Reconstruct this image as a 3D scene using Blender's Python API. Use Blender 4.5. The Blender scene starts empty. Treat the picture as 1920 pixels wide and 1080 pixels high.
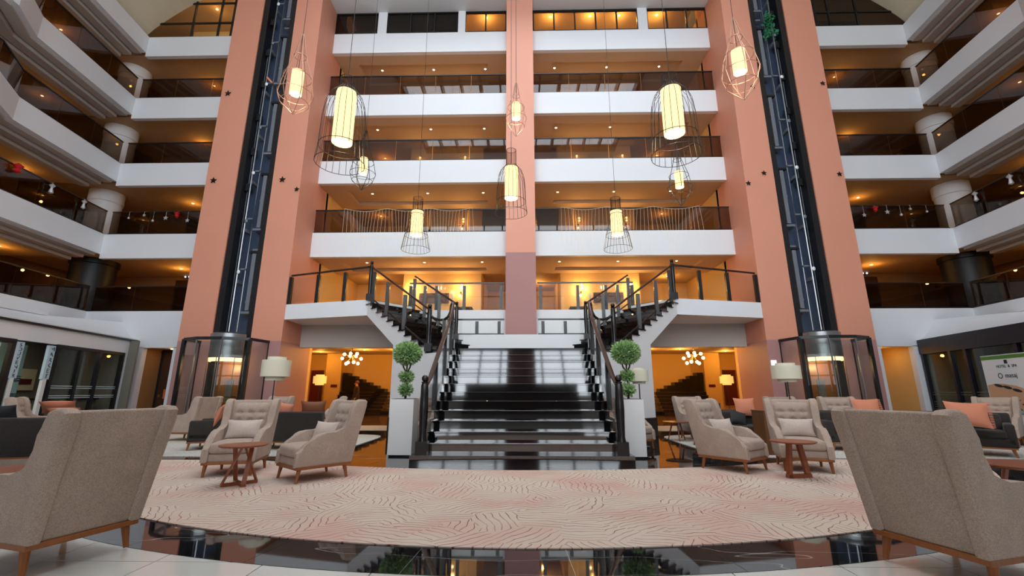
import bpy, bmesh, math, random
from mathutils import Vector, Matrix
random.seed(7)
S = bpy.context.scene
COL = S.collection
PI = math.pi

# ------------------------------------------------------------------ camera
cam_d = bpy.data.cameras.new('camera')
cam_d.sensor_width = 36.0
cam_d.lens = 820.0 / 1920.0 * 36.0
cam_d.clip_start = 0.05
cam_d.clip_end = 300
cam = bpy.data.objects.new('camera', cam_d)
COL.objects.link(cam)
cam.location = (0, 0, 1.2)
cam.rotation_euler = (math.radians(90 + 13.37), 0, math.radians(1.19))
S.camera = cam

# ------------------------------------------------------------------ sky, daylight, exposure
W = bpy.data.worlds.new('overcast_sky')
S.world = W
W.use_nodes = True
bg = W.node_tree.nodes['Background']
bg.inputs['Color'].default_value = (0.86, 0.93, 1.0, 1)
bg.inputs['Strength'].default_value = 5.0
S.view_settings.view_transform = 'Standard'
S.view_settings.look = 'None'
S.view_settings.exposure = 0.0
S.view_settings.gamma = 1.0
S.view_settings.use_curve_mapping = False
S.cycles.max_bounces = 6
S.cycles.diffuse_bounces = 3
S.cycles.glossy_bounces = 3
S.cycles.transparent_max_bounces = 16
S.cycles.transmission_bounces = 4
S.cycles.caustics_reflective = False
S.cycles.caustics_refractive = False
S.cycles.sample_clamp_indirect = 6.0
S.cycles.use_denoising = True
S.cycles.use_adaptive_sampling = True
S.cycles.adaptive_min_samples = 20
S.cycles.adaptive_threshold = 0.06

# sky portals: they only guide the sampling of the sky through the glazed roof and the glazed front
SKY = (-7.2, 7.2, 1.8, 13.4, 19.6)      # roof light: x0 x1 y0 y1 z
GLZ = (-5.6, 5.6, -9.0, 1.0, 4.0)    # glazed entrance front behind the camera: x0 x1 y z0 z1
GLH = (-11.0, 11.0, -9.0, 4.9, 17.5)   # unseen upper glazing behind the camera, added and sized to light the galleries
def portal(name, loc, rot, sx, sy):
    d = bpy.data.lights.new(name, 'AREA'); d.shape = 'RECTANGLE'; d.size = sx; d.size_y = sy
    d.cycles.is_portal = True
    o = bpy.data.objects.new(name, d); COL.objects.link(o); o.location = loc; o.rotation_euler = rot
portal('sky_portal_roof', ((SKY[0]+SKY[1])/2, (SKY[2]+SKY[3])/2, SKY[4]+0.35), (0, 0, 0), SKY[1]-SKY[0], SKY[3]-SKY[2])
portal('sky_portal_front', (0, GLZ[2]-0.2, (GLZ[3]+GLZ[4])/2), (PI/2, 0, 0), GLZ[1]-GLZ[0], GLZ[4]-GLZ[3])

portal('sky_portal_upper', (0, GLH[2]-0.2, (GLH[3]+GLH[4])/2), (PI/2, 0, 0), GLH[1]-GLH[0], GLH[4]-GLH[3])

# ------------------------------------------------------------------ materials
def lin(c):
    c = c/255.0
    return c/12.92 if c <= 0.04045 else ((c+0.055)/1.055)**2.4
def rgb(r, g, b): return (lin(r), lin(g), lin(b), 1)
M = {}
def new_mat(name):
    m = bpy.data.materials.new(name); m.use_nodes = True
    nt = m.node_tree; nt.nodes.clear()
    out = nt.nodes.new('ShaderNodeOutputMaterial')
    M[name] = m
    return m, nt, out
def nd(nt, t, **kw):
    n = nt.nodes.new(t)
    for k, v in kw.items():
        if k in n.inputs: n.inputs[k].default_value = v
        else: setattr(n, k, v)
    return n
def pbr(name, c, rough=0.6, metal=0.0, var=0.06, scale=3.0, bump=0.0, bscale=60.0, spec=0.5, detail=3.0, stretch=None, ior=1.5):
    m, nt, out = new_mat(name)
    b = nd(nt, 'ShaderNodeBsdfPrincipled', Roughness=rough, Metallic=metal)
    b.inputs['Specular IOR Level'].default_value = spec
    b.inputs['IOR'].default_value = ior
    tc = nd(nt, 'ShaderNodeTexCoord')
    mp = nd(nt, 'ShaderNodeMapping')
    if stretch: mp.inputs['Scale'].default_value = stretch
    nt.links.new(tc.outputs['Object'], mp.inputs[0])
    n = nd(nt, 'ShaderNodeTexNoise', Scale=scale, Detail=detail)
    nt.links.new(mp.outputs[0], n.inputs['Vector'])
    mx = nd(nt, 'ShaderNodeMix', data_type='RGBA')
    mx.inputs[6].default_value = tuple(max(0, x*(1-var)) for x in c[:3]) + (1,)
    mx.inputs[7].default_value = tuple(min(1, x*(1+var)) for x in c[:3]) + (1,)
    nt.links.new(n.outputs['Fac'], mx.inputs[0])
    nt.links.new(mx.outputs[2], b.inputs['Base Color'])
    if bump:
        n2 = nd(nt, 'ShaderNodeTexNoise', Scale=bscale, Detail=2.0)
        nt.links.new(mp.outputs[0], n2.inputs['Vector'])
        bp = nd(nt, 'ShaderNodeBump', Strength=bump, Distance=0.01)
        nt.links.new(n2.outputs['Fac'], bp.inputs['Height'])
        nt.links.new(bp.outputs[0], b.inputs['Normal'])
    nt.links.new(b.outputs[0], out.inputs[0])
    return m
def emit(name, c, s):
    m, nt, out = new_mat(name)
    e = nd(nt, 'ShaderNodeEmission', Color=c, Strength=s)
    nt.links.new(e.outputs[0], out.inputs[0]); return m
def glass(name, tint, f0=0.045, rough=0.0, refl=1.0):      # thin pane: tinted see-through plus a two-sided Schlick mirror term
    m, nt, out = new_mat(name)
    t = nd(nt, 'ShaderNodeBsdfTransparent', Color=tint)
    g = nd(nt, 'ShaderNodeBsdfGlossy', Roughness=rough, Color=(refl, refl, refl, 1))
    ge = nd(nt, 'ShaderNodeNewGeometry')
    dt = nd(nt, 'ShaderNodeVectorMath', operation='DOT_PRODUCT')
    nt.links.new(ge.outputs['Incoming'], dt.inputs[0]); nt.links.new(ge.outputs['Normal'], dt.inputs[1])
    ab = nd(nt, 'ShaderNodeMath', operation='ABSOLUTE'); nt.links.new(dt.outputs['Value'], ab.inputs[0])
    om = nd(nt, 'ShaderNodeMath', operation='SUBTRACT'); om.inputs[0].default_value = 1.0; nt.links.new(ab.outputs[0], om.inputs[1])
    pw = nd(nt, 'ShaderNodeMath', operation='POWER'); pw.inputs[1].default_value = 5.0; nt.links.new(om.outputs[0], pw.inputs[0])
    ma = nd(nt, 'ShaderNodeMath', operation='MULTIPLY_ADD'); ma.inputs[1].default_value = 1-f0; ma.inputs[2].default_value = f0; nt.links.new(pw.outputs[0], ma.inputs[0])
    mx = nd(nt, 'ShaderNodeMixShader')
    nt.links.new(ma.outputs[0], mx.inputs[0]); nt.links.new(t.outputs[0], mx.inputs[1]); nt.links.new(g.outputs[0], mx.inputs[2])
    nt.links.new(mx.outputs[0], out.inputs[0]); return m

pbr('white_paint', rgb(232, 233, 236), 0.55, var=0.02, scale=0.7)
pbr('white_ceiling', rgb(225, 224, 222), 0.7, var=0.02, scale=0.5)
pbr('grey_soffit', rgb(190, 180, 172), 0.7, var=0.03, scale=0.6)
pbr('vault_cream', rgb(214, 200, 172), 0.75, var=0.03, scale=0.4)
pbr('salmon', rgb(218, 148, 122), 0.6, var=0.035, scale=0.8, bump=0.05, bscale=25)
pbr('salmon_pale', rgb(230, 162, 138), 0.6, var=0.03, scale=0.8, bump=0.05, bscale=25)
pbr('mauve', rgb(176, 128, 124), 0.6, var=0.05, scale=1.2, bump=0.05, bscale=25)
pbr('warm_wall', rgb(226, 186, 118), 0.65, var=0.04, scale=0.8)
pbr('warm_ceiling', rgb(200, 172, 142), 0.7, var=0.03, scale=0.6)
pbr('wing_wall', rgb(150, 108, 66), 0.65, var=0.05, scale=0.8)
pbr('wing_ceiling', rgb(196, 158, 112), 0.7, var=0.03, scale=0.6)
pbr('navy_shaft', rgb(56, 70, 94), 0.45, var=0.15, scale=1.5, stretch=(3, 3, .3))
pbr('black_trim', rgb(22, 22, 25), 0.35, var=0.1)
pbr('shop_navy', rgb(26, 28, 38), 0.4, var=0.1)
pbr('black_wood', rgb(20, 18, 20), 0.25, var=0.2, scale=6, stretch=(8, 8, 1))
pbr('rail_wood', rgb(60, 38, 32), 0.22, var=0.25, scale=8, stretch=(6, 6, 6))
pbr('dark_column', rgb(13, 12, 13), 0.5, var=0.2)
pbr('steel', rgb(150, 152, 155), 0.3, metal=0.9, var=0.1)
pbr('grey_steel', rgb(118, 122, 130), 0.45, metal=0.2, var=0.15, scale=2)
pbr('brass', rgb(190, 150, 90), 0.3, metal=0.9, var=0.1)
pbr('wire', rgb(52, 44, 40), 0.4, metal=0.5, var=0.1)
pbr('wire_copper', rgb(196, 150, 128), 0.35, metal=0.6, var=0.1)
pbr('walnut', rgb(140, 74, 42), 0.35, var=0.25, scale=5, stretch=(1, 9, 9))
pbr('leg_wood', rgb(150, 88, 44), 0.35, var=0.2, scale=5, stretch=(9, 9, 1))
pbr('cube_wood', rgb(112, 72, 38), 0.4, var=0.3, scale=3, stretch=(8, 8, .8))
pbr('brown_door', rgb(58, 34, 18), 0.45, var=0.2, scale=3, stretch=(6, 6, .6))
pbr('planter_white', rgb(236, 236, 236), 0.35, var=0.02)
pbr('soil', rgb(70, 62, 50), 0.9, var=0.3, scale=30)
pbr('trunk', rgb(58, 38, 28), 0.7, var=0.25, scale=20, bump=0.3)
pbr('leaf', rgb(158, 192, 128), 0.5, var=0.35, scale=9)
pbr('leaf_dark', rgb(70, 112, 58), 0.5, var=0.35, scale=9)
pbr('salmon_cushion', rgb(212, 134, 102), 0.8, var=0.06, scale=6, bump=0.2, bscale=120)
pbr('brown_cushion', rgb(122, 70, 40), 0.6, var=0.1, scale=6)
pbr('dark_cushion', rgb(44, 44, 46), 0.8, var=0.1, scale=6, bump=0.2, bscale=120)
pbr('lamp_cream', rgb(226, 220, 198), 0.8, var=0.03, scale=4)
pbr('red_panel', rgb(92, 20, 26), 0.5, var=0.15)
pbr('picture', rgb(62, 36, 26), 0.5, var=0.7, scale=5)
pbr('paper_white', rgb(232, 236, 240), 0.6, var=0.01)
pbr('print_green', rgb(86, 140, 58), 0.6, var=0.03)
pbr('print_dark', rgb(40, 46, 50), 0.6, var=0.03)
pbr('print_skin', rgb(214, 168, 132), 0.6, var=0.06)
pbr('print_blue', rgb(170, 192, 206), 0.6, var=0.05)
pbr('teal_glass_wall', rgb(150, 190, 184), 0.5, var=0.05)
pbr('shop_cream', rgb(206, 194, 160), 0.7, var=0.03)
pbr('shop_grey', rgb(120, 116, 104), 0.7, var=0.05)
pbr('sign_blue', rgb(196, 216, 228), 0.5, var=0.02)
pbr('sign_ink', rgb(34, 66, 86), 0.5, var=0.02)
pbr('skin', rgb(196, 140, 110), 0.55, var=0.05)
pbr('coat', rgb(58, 40, 30), 0.8, var=0.1, scale=8)
pbr('trousers', rgb(36, 28, 26), 0.8, var=0.1, scale=8)
pbr('hair', rgb(120, 62, 34), 0.6, var=0.2, scale=20)
pbr('red_decor', rgb(200, 24, 28), 0.5, var=0.05)
pbr('silver_decor', rgb(210, 210, 210), 0.3, metal=0.4, var=0.05)
pbr('green_net', rgb(20, 110, 64), 0.6, var=0.3, scale=20)
emit('warm_bulb', (1.0, 0.72, 0.36, 1), 9.0)
emit('downlight_glow', (1.0, 0.74, 0.42, 1), 14.0)
emit('pendant_glow', (1.0, 0.76, 0.36, 1), 1.7)
emit('pendant_bottom', (1.0, 0.93, 0.74, 1), 5.0)
emit('lift_glow', (1.0, 0.66, 0.26, 1), 3.2)
emit('string_glow', (1.0, 0.85, 0.6, 1), 0.95)
emit('sign_glow', (0.95, 0.97, 1.0, 1), 1.2)
emit('notice_glow', (1.0, 0.22, 0.10, 1), 0.18)
glass('rail_glass_dark', (0.47, 0.41, 0.35, 1), 0.05)
glass('rail_glass_clear', (0.96, 0.97, 0.96, 1), 0.008)
glass('shop_glass', (0.90, 0.92, 0.90, 1), 0.03)
glass('lift_glass', (0.93, 0.95, 0.93, 1), 0.012)
glass('roof_glass', (0.97, 0.98, 0.99, 1), 0.02)

def lamp_shade(name, c, s):                      # cloth shade, glows a little
    m, nt, out = new_mat(name)
    d = nd(nt, 'ShaderNodeBsdfDiffuse', Color=c)
    e = nd(nt, 'ShaderNodeEmission', Color=c, Strength=s)
    a = nd(nt, 'ShaderNodeAddShader')
    nt.links.new(d.outputs[0], a.inputs[0]); nt.links.new(e.outputs[0], a.inputs[1]); nt.links.new(a.outputs[0], out.inputs[0])
lamp_shade('shade_lit_warm', rgb(250, 206, 120), 0.75)

def fabric(name, c, dark, rough=0.9):
    m, nt, out = new_mat(name)
    b = nd(nt, 'ShaderNodeBsdfPrincipled', Roughness=rough)
    b.inputs['Specular IOR Level'].default_value = 0.15
    b.inputs['Sheen Weight'].default_value = 0.15
    tc = nd(nt, 'ShaderNodeTexCoord')
    n1 = nd(nt, 'ShaderNodeTexNoise', Scale=130.0, Detail=3.0, Roughness=0.7)
    n2 = nd(nt, 'ShaderNodeTexNoise', Scale=6.0, Detail=3.0)
    nt.links.new(tc.outputs['Object'], n1.inputs['Vector']); nt.links.new(tc.outputs['Object'], n2.inputs['Vector'])
    r = nd(nt, 'ShaderNodeValToRGB')
    r.color_ramp.elements[0].position = 0.36; r.color_ramp.elements[0].color = dark
    r.color_ramp.elements[1].position = 0.60; r.color_ramp.elements[1].color = c
    nt.links.new(n1.outputs['Fac'], r.inputs[0])
    mx = nd(nt, 'ShaderNodeMix', data_type='RGBA', blend_type='MULTIPLY')
    mx.inputs[0].default_value = 0.25
    nt.links.new(r.outputs[0], mx.inputs[6]); nt.links.new(n2.outputs['Fac'], mx.inputs[7])
    nt.links.new(mx.outputs[2], b.inputs['Base Color'])
    bp = nd(nt, 'ShaderNodeBump', Strength=0.25, Distance=0.004)
    nt.links.new(n1.outputs['Fac'], bp.inputs['Height']); nt.links.new(bp.outputs[0], b.inputs['Normal'])
    nt.links.new(b.outputs[0], out.inputs[0])
fabric('linen', rgb(202, 180, 165), rgb(172, 149, 134))
fabric('linen_cushion', rgb(224, 206, 194), rgb(202, 182, 170))
fabric('charcoal', rgb(68, 62, 58), rgb(46, 42, 40))

def marble_black():
    m, nt, out = new_mat('black_marble')
    b = nd(nt, 'ShaderNodeBsdfPrincipled', Roughness=0.03)
    b.inputs['IOR'].default_value = 1.6
    tc = nd(nt, 'ShaderNodeTexCoord')
    mp = nd(nt, 'ShaderNodeMapping'); mp.inputs['Rotation'].default_value = (0, 0, 0.5); mp.inputs['Scale'].default_value = (0.35, 1.9, 1)
    nt.links.new(tc.outputs['Generated' if False else 'Object'], mp.inputs[0])
    n = nd(nt, 'ShaderNodeTexNoise', Scale=1.3, Detail=2.0, Distortion=0.15)
    nt.links.new(mp.outputs[0], n.inputs['Vector'])
    s = nd(nt, 'ShaderNodeMath', operation='SUBTRACT'); s.inputs[1].default_value = 0.5
    a = nd(nt, 'ShaderNodeMath', operation='ABSOLUTE')
    nt.links.new(n.outputs['Fac'], s.inputs[0]); nt.links.new(s.outputs[0], a.inputs[0])
    r = nd(nt, 'ShaderNodeValToRGB')
    r.color_ramp.elements[0].position = 0.0; r.color_ramp.elements[0].color = rgb(150, 146, 144)
    r.color_ramp.elements[1].position = 0.0045; r.color_ramp.elements[1].color = rgb(19, 18, 20)
    nt.links.new(a.outputs[0], r.inputs[0]); nt.links.new(r.outputs[0], b.inputs['Base Color'])
    nt.links.new(b.outputs[0], out.inputs[0])
marble_black()
pbr('granite_black', rgb(15, 16, 19), 0.05, var=0.2, scale=40, ior=2.2)
pbr('hall_marble', rgb(120, 88, 58), 0.08, var=0.12, scale=1.5)
pbr('white_tile', rgb(214, 214, 208), 0.10, var=0.03, scale=1.5)
pbr('grout', rgb(138, 136, 131), 0.6, var=0.05)

def carpet_mat(name, base, pink, line):
    m, nt, out = new_mat(name)
    b = nd(nt, 'ShaderNodeBsdfPrincipled', Roughness=0.95)
    b.inputs['Specular IOR Level'].default_value = 0.1
    tc = nd(nt, 'ShaderNodeTexCoord')
    big = nd(nt, 'ShaderNodeTexNoise', Scale=0.9, Detail=2.0)
    nt.links.new(tc.outputs['Object'], big.inputs['Vector'])
    # flow direction varies from patch to patch
    vor = nd(nt, 'ShaderNodeTexVoronoi', Scale=2.2)
    nt.links.new(tc.outputs['Object'], vor.inputs['Vector'])
    rotv = nd(nt, 'ShaderNodeVectorRotate', rotation_type='Z_AXIS')
    sep = nd(nt, 'ShaderNodeSeparateColor')
    nt.links.new(vor.outputs['Color'], sep.inputs[0])
    ang = nd(nt, 'ShaderNodeMath', operation='MULTIPLY'); ang.inputs[1].default_value = 5.0
    nt.links.new(sep.outputs[0], ang.inputs[0])
    nt.links.new(tc.outputs['Object'], rotv.inputs['Vector']); nt.links.new(ang.outputs[0], rotv.inputs['Angle'])
    wv = nd(nt, 'ShaderNodeTexWave', Scale=4.2, Distortion=5.5, Detail=1.6)
    wv.inputs['Detail Scale'].default_value = 0.9
    nt.links.new(rotv.outputs[0], wv.inputs['Vector'])
    lr = nd(nt, 'ShaderNodeValToRGB')
    lr.color_ramp.elements[0].position = 0.0; lr.color_ramp.elements[0].color = (1, 1, 1, 1)
    lr.color_ramp.elements[1].position = 0.068; lr.color_ramp.elements[1].color = (0, 0, 0, 1)
    nt.links.new(wv.outputs['Fac'], lr.inputs[0])
    pr = nd(nt, 'ShaderNodeValToRGB')
    pr.color_ramp.elements[0].position = 0.44; pr.color_ramp.elements[0].color = (0, 0, 0, 1)
    pr.color_ramp.elements[1].position = 0.66; pr.color_ramp.elements[1].color = (0.85, 0.85, 0.85, 1)
    nt.links.new(big.outputs['Fac'], pr.inputs[0])
    m1 = nd(nt, 'ShaderNodeMix', data_type='RGBA'); m1.inputs[6].default_value = base; m1.inputs[7].default_value = pink
    nt.links.new(pr.outputs[0], m1.inputs[0])
    m2 = nd(nt, 'ShaderNodeMix', data_type='RGBA'); m2.inputs[7].default_value = line
    fd = nd(nt, 'ShaderNodeTexNoise', Scale=2.6, Detail=2.0); nt.links.new(tc.outputs['Object'], fd.inputs['Vector'])
    fr = nd(nt, 'ShaderNodeMapRange'); fr.inputs[1].default_value = 0.38; fr.inputs[2].default_value = 0.56; fr.inputs[3].default_value = 0.5; fr.inputs[4].default_value = 1.0
    nt.links.new(fd.outputs['Fac'], fr.inputs[0])
    ml = nd(nt, 'ShaderNodeMath', operation='MULTIPLY'); nt.links.new(lr.outputs[0], ml.inputs[0]); nt.links.new(fr.outputs[0], ml.inputs[1])
    nt.links.new(ml.outputs[0], m2.inputs[0]); nt.links.new(m1.outputs[2], m2.inputs[6])
    fn = nd(nt, 'ShaderNodeTexNoise', Scale=150.0, Detail=2.0)
    nt.links.new(tc.outputs['Object'], fn.inputs['Vector'])
    bp = nd(nt, 'ShaderNodeBump', Strength=0.3, Distance=0.006)
    nt.links.new(fn.outputs['Fac'], bp.inputs['Height']); nt.links.new(bp.outputs[0], b.inputs['Normal'])
    nt.links.new(m2.outputs[2], b.inputs['Base Color']); nt.links.new(b.outputs[0], out.inputs[0])
carpet_mat('carpet_pink', rgb(214, 198, 184), rgb(212, 172, 160), rgb(140, 76, 70))
carpet_mat('carpet_pale', rgb(208, 206, 198), rgb(196, 190, 182), rgb(150, 138, 132))

# ------------------------------------------------------------------ mesh helpers
class MB:
    def __init__(s): s.v = []; s.f = []
    def add(s, vs, fs):
        o = len(s.v); s.v += [tuple(v) for v in vs]; s.f += [tuple(i+o for i in f) for f in fs]; return s
    def box(s, x0, x1, y0, y1, z0, z1):
        return s.add([(x0,y0,z0),(x1,y0,z0),(x1,y1,z0),(x0,y1,z0),(x0,y0,z1),(x1,y0,z1),(x1,y1,z1),(x0,y1,z1)],
                     [(3,2,1,0),(4,5,6,7),(0,1,5,4),(1,2,6,5),(2,3,7,6),(3,0,4,7)])
    def bar(s, a, b, w, h, up=(0,0,1)):            # box along a->b, w across, h along up
        a = Vector(a); b = Vector(b); d = (b-a).normalized(); up = Vector(up)
        if abs(d.dot(up)) > 0.99: up = Vector((0,1,0))
        r = d.cross(up).normalized()*w/2; u = r.cross(d).normalized()*h/2
        vs = [p+i*r+j*u for p in (a,b) for i,j in ((-1,-1),(1,-1),(1,1),(-1,1))]
        return s.add(vs, [(3,2,1,0),(4,5,6,7),(0,1,5,4),(1,2,6,5),(2,3,7,6),(3,0,4,7)])
    def prism(s, poly, z0, z1):
        n = len(poly)
        s.add([(p[0],p[1],z0) for p in poly]+[(p[0],p[1],z1) for p in poly],
              [tuple(range(n-1,-1,-1)), tuple(range(n,2*n))]+[(i,(i+1)%n,n+(i+1)%n,n+i) for i in range(n)])
        return s
    def extr(s, pts, vec):
        n = len(pts); vec = Vector(vec); P = [Vector(p) for p in pts]
        return s.add(P+[p+vec for p in P], [tuple(range(n-1,-1,-1)), tuple(range(n,2*n))]+[(i,(i+1)%n,n+(i+1)%n,n+i) for i in range(n)])
    def tube(s, path, r, n=8, closed=False):
        P = [Vector(p) for p in path]; m = len(P); rings = []
        R = r if hasattr(r, '__len__') else [r]*m
        ref = None
        for i, p in enumerate(P):
            if closed: d = P[(i+1)%m]-P[i-1]
            else: d = P[min(i+1,m-1)]-P[max(i-1,0)]
            if d.length < 1e-9: d = Vector((0,0,1))
            d.normalize()
            if ref is None: ref = Vector((0,0,1)) if abs(d.z) < 0.9 else Vector((1,0,0))
            a = (ref - d*ref.dot(d))
            if a.length < 1e-4: a = d.orthogonal()
            a.normalize(); ref = a; b = d.cross(a)
            rings.append([p + R[i]*(math.cos(2*PI*k/n)*a+math.sin(2*PI*k/n)*b) for k in range(n)])
        vs = [v for q in rings for v in q]; fs = []
        for i in range(m if closed else m-1):
            j = (i+1)%m
            for k in range(n): fs.append((i*n+k, i*n+(k+1)%n, j*n+(k+1)%n, j*n+k))
        if not closed: fs += [tuple(range(n-1,-1,-1)), tuple((m-1)*n+k for k in range(n))]
        return s.add(vs, fs)
    def lathe(s, prof, n=24, c=(0,0,0), a0=0.0, a1=2*PI, caps=True):
        full = abs(a1-a0-2*PI) < 1e-6; k = n if full else n+1; vs = []
        for r, z in prof:
            for i in range(k):
                a = a0+(a1-a0)*i/n; vs.append((c[0]+r*math.cos(a), c[1]+r*math.sin(a), c[2]+z))
        fs = []
        for j in range(len(prof)-1):
            for i in range(n):
                i2 = (i+1)%k; fs.append((j*k+i, j*k+i2, (j+1)*k+i2, (j+1)*k+i))
        if full and caps and prof[0] != prof[-1]:
            if prof[0][0] > 1e-6: fs.append(tuple(range(k-1,-1,-1)))
            if prof[-1][0] > 1e-6: fs.append(tuple((len(prof)-1)*k+i for i in range(k)))
        return s.add(vs, fs)
    def rbox(s, x0, x1, y0, y1, z0, z1, bev=0.03, seg=3, fn=None, cuts=0):
        bm = bmesh.new(); bmesh.ops.create_cube(bm, size=1.0)
        for v in bm.verts: v.co = ((v.co.x+.5)*(x1-x0)+x0, (v.co.y+.5)*(y1-y0)+y0, (v.co.z+.5)*(z1-z0)+z0)
        bmesh.ops.bevel(bm, geom=list(bm.edges), offset=bev, segments=seg, profile=0.5, affect='EDGES')
        if cuts: bmesh.ops.subdivide_edges(bm, edges=[e for e in bm.edges if e.calc_length() > 0.12], cuts=cuts, use_grid_fill=True)
        return s.frombm(bm, fn)
    def frombm(s, bm, fn=None):
        bm.verts.index_update()
        s.add([fn(Vector(v.co)) if fn else v.co for v in bm.verts], [tuple(v.index for v in f.verts) for f in bm.faces]); bm.free(); return s
    def panel(s, prof, x0, x1, bev=0.03, seg=3, fn=None):   # side profile in (y,z) extruded over x with rounded rim
        bm = bmesh.new()
        a = [bm.verts.new((x0,y,z)) for y,z in prof]; b = [bm.verts.new((x1,y,z)) for y,z in prof]; n = len(prof)
        f0 = bm.faces.new(a); f1 = bm.faces.new(b[::-1])
        for i in range(n): bm.faces.new((a[i], b[i], b[(i+1)%n], a[(i+1)%n]))
        rim = [e for e in bm.edges if (e in f0.edges or e in f1.edges)] if False else list(f0.edges)+list(f1.edges)
        bmesh.ops.bevel(bm, geom=rim, offset=bev, segments=seg, profile=0.5, affect='EDGES')
        return s.frombm(bm, fn)
    def sphere(s, c, r, n=12, m=8, sc=(1,1,1)):
        pr = [(r*math.sin(PI*j/m), -r*math.cos(PI*j/m)) for j in range(m+1)]
        o = len(s.v); s.lathe([(max(p[0],1e-4), p[1]) for p in pr], n)
        for i in range(o, len(s.v)):
            v = s.v[i]; s.v[i] = (c[0]+v[0]*sc[0], c[1]+v[1]*sc[1], c[2]+v[2]*sc[2])
        return s
    def build(s, name, mat, parent=None, smooth=False, loc=None):
        me = bpy.data.meshes.new(name); me.from_pydata(s.v, [], s.f); me.validate()
        bm = bmesh.new(); bm.from_mesh(me); bmesh.ops.recalc_face_normals(bm, faces=bm.faces); bm.to_mesh(me); bm.free()
        if smooth:
            for p in me.polygons: p.use_smooth = True
            try: me.set_sharp_from_angle(angle=math.radians(42))
            except Exception: pass
        me.materials.append(M[mat])
        o = bpy.data.objects.new(name, me); COL.objects.link(o)
        if parent: o.parent = parent
        if loc: o.location = loc
        return o
def tag(o, label=None, cat=None, group=None, kind=None):
    if label: o['label'] = label
    if cat: o['category'] = cat
    if group: o['group'] = group
    if kind: o['kind'] = kind
    return o
def thing(name, label, cat, group=None, loc=(0,0,0), rz=0.0):
    o = bpy.data.objects.new(name, None); COL.objects.link(o); o.empty_display_size = 0.1
    o.location = loc; o.rotation_euler = (0,0,rz)
    return tag(o, label, cat, group)
def struct(o, label=None): o['kind'] = 'structure'; (label and o.__setitem__('label', label)); return o
def copy_tree(o, parent=None):
    c = o.copy(); COL.objects.link(c); c.parent = parent
    for ch in list(o.children): copy_tree(ch, c)
    return c
def light(kind, name, loc, energy, color, parent=None, size=0.1, rot=(0,0,0), spot=None):
    d = bpy.data.lights.new(name, kind); d.energy = energy; d.color = color
    if kind == 'AREA': d.shape = 'DISK'; d.size = size
    else: d.shadow_soft_size = size
    if spot: d.spot_size = spot; d.spot_blend = 0.6
    o = bpy.data.objects.new(name, d); COL.objects.link(o); o.location = loc; o.rotation_euler = rot
    if parent: o.parent = parent
    return o
WARM = (1.0, 0.50, 0.10)
SIDE = {-1: 'market-shop side', 1: 'poster side'}
FL = [0.0, 4.19, 7.30, 10.41, 13.52, 16.63]       # floor levels of the galleries
GAL = ['', 'mezzanine', 'second gallery', 'third gallery', 'fourth gallery', 'top gallery']
YF = 16.1                                         # front plane of the galleries
# ================================================================== SETTING
# ------------------------------------------------------------------ floor
CA, RA, RB = (0.0, 13.0), 9.2, 9.73          # carpet edge / outer edge of the black ring
CB, RC, RD = (0.0, 19.3), 12.0, 11.4         # back edge of the carpet / inner ring
fl = MB().box(-22, 22, -9.2, 26, -0.3, -0.012)
floor = struct(fl.build('floor', 'grout'), 'stone floor of the hotel atrium')
ts = 0.82
tile_me = {}
for i in range(-11, 12):
    for j in range(-4, 5):
        x0 = 2.25 - 0.82*0 + i*ts; y0 = 3.5 + j*ts
        if x0 > 8.2 or x0 < -9: continue
        cx, cy = x0+ts/2, y0+ts/2
        if math.hypot(cx-CA[0], cy-CA[1]) < RA-0.6: continue
        g = 0.004
        o = MB().box(-ts/2+g, ts/2-g, -ts/2+g, ts/2-g, -0.02, 0.0).build('tile', 'white_tile', floor) if not tile_me else None
        if o is None:
            o = bpy.data.objects.new('tile', tile_me['m']); COL.objects.link(o); o.parent = floor
        tile_me['m'] = o.data
        o.location = (cx, cy, 0)
# remaining white paving towards the entrance, too far to the sides to be seen singly
MB().box(-14, 14, -9.0, 0.22, -0.02, -0.001).build('paving', 'white_tile', floor)
for s in (-1, 1):
    xs = sorted((s*8.3, s*14)); MB().box(xs[0], xs[1], 0.22, 7.6, -0.02, -0.001).build('paving', 'white_tile', floor)
def sector(c, r0, r1, a0, a1, n=5):
    p = [(c[0]+r1*math.sin(a0+(a1-a0)*k/n), c[1]-r1*math.cos(a0+(a1-a0)*k/n)) for k in range(n+1)]
    q = [(c[0]+r0*math.sin(a1+(a0-a1)*k/n), c[1]-r0*math.cos(a1+(a0-a1)*k/n)) for k in range(n+1)]
    return p+q
da = 1.16/9.45
for k in range(-7, 8):
    a = 0.037 + k*da
    o = MB().prism(sector(CA, RA-0.04, RB, a+0.0002, a+da-0.0002), -0.02, 0.003).build('marble_slab', 'black_marble', floor)
da2 = 1.3/11.7
for k in range(-6, 6):
    a = k*da2
    MB().prism(sector(CB, RD, RC+0.05, a+0.0003, a+da2-0.0003), -0.02, 0.003).build('marble_slab', 'black_marble', floor)
# polished brown paving behind the rings
MB().box(-21, 21, 7.0, 17.0, -0.02, 0.0).build('polished_paving', 'hall_dark', floor) if 'hall_dark' in M else MB().box(-21, 21, 7.0, 16.6, -0.02, 0.0).build('polished_paving', 'black_marble', floor)
MB().box(-21, 21, 16.6, 25.6, -0.02, 0.0).build('polished_paving', 'hall_marble', floor)

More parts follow.
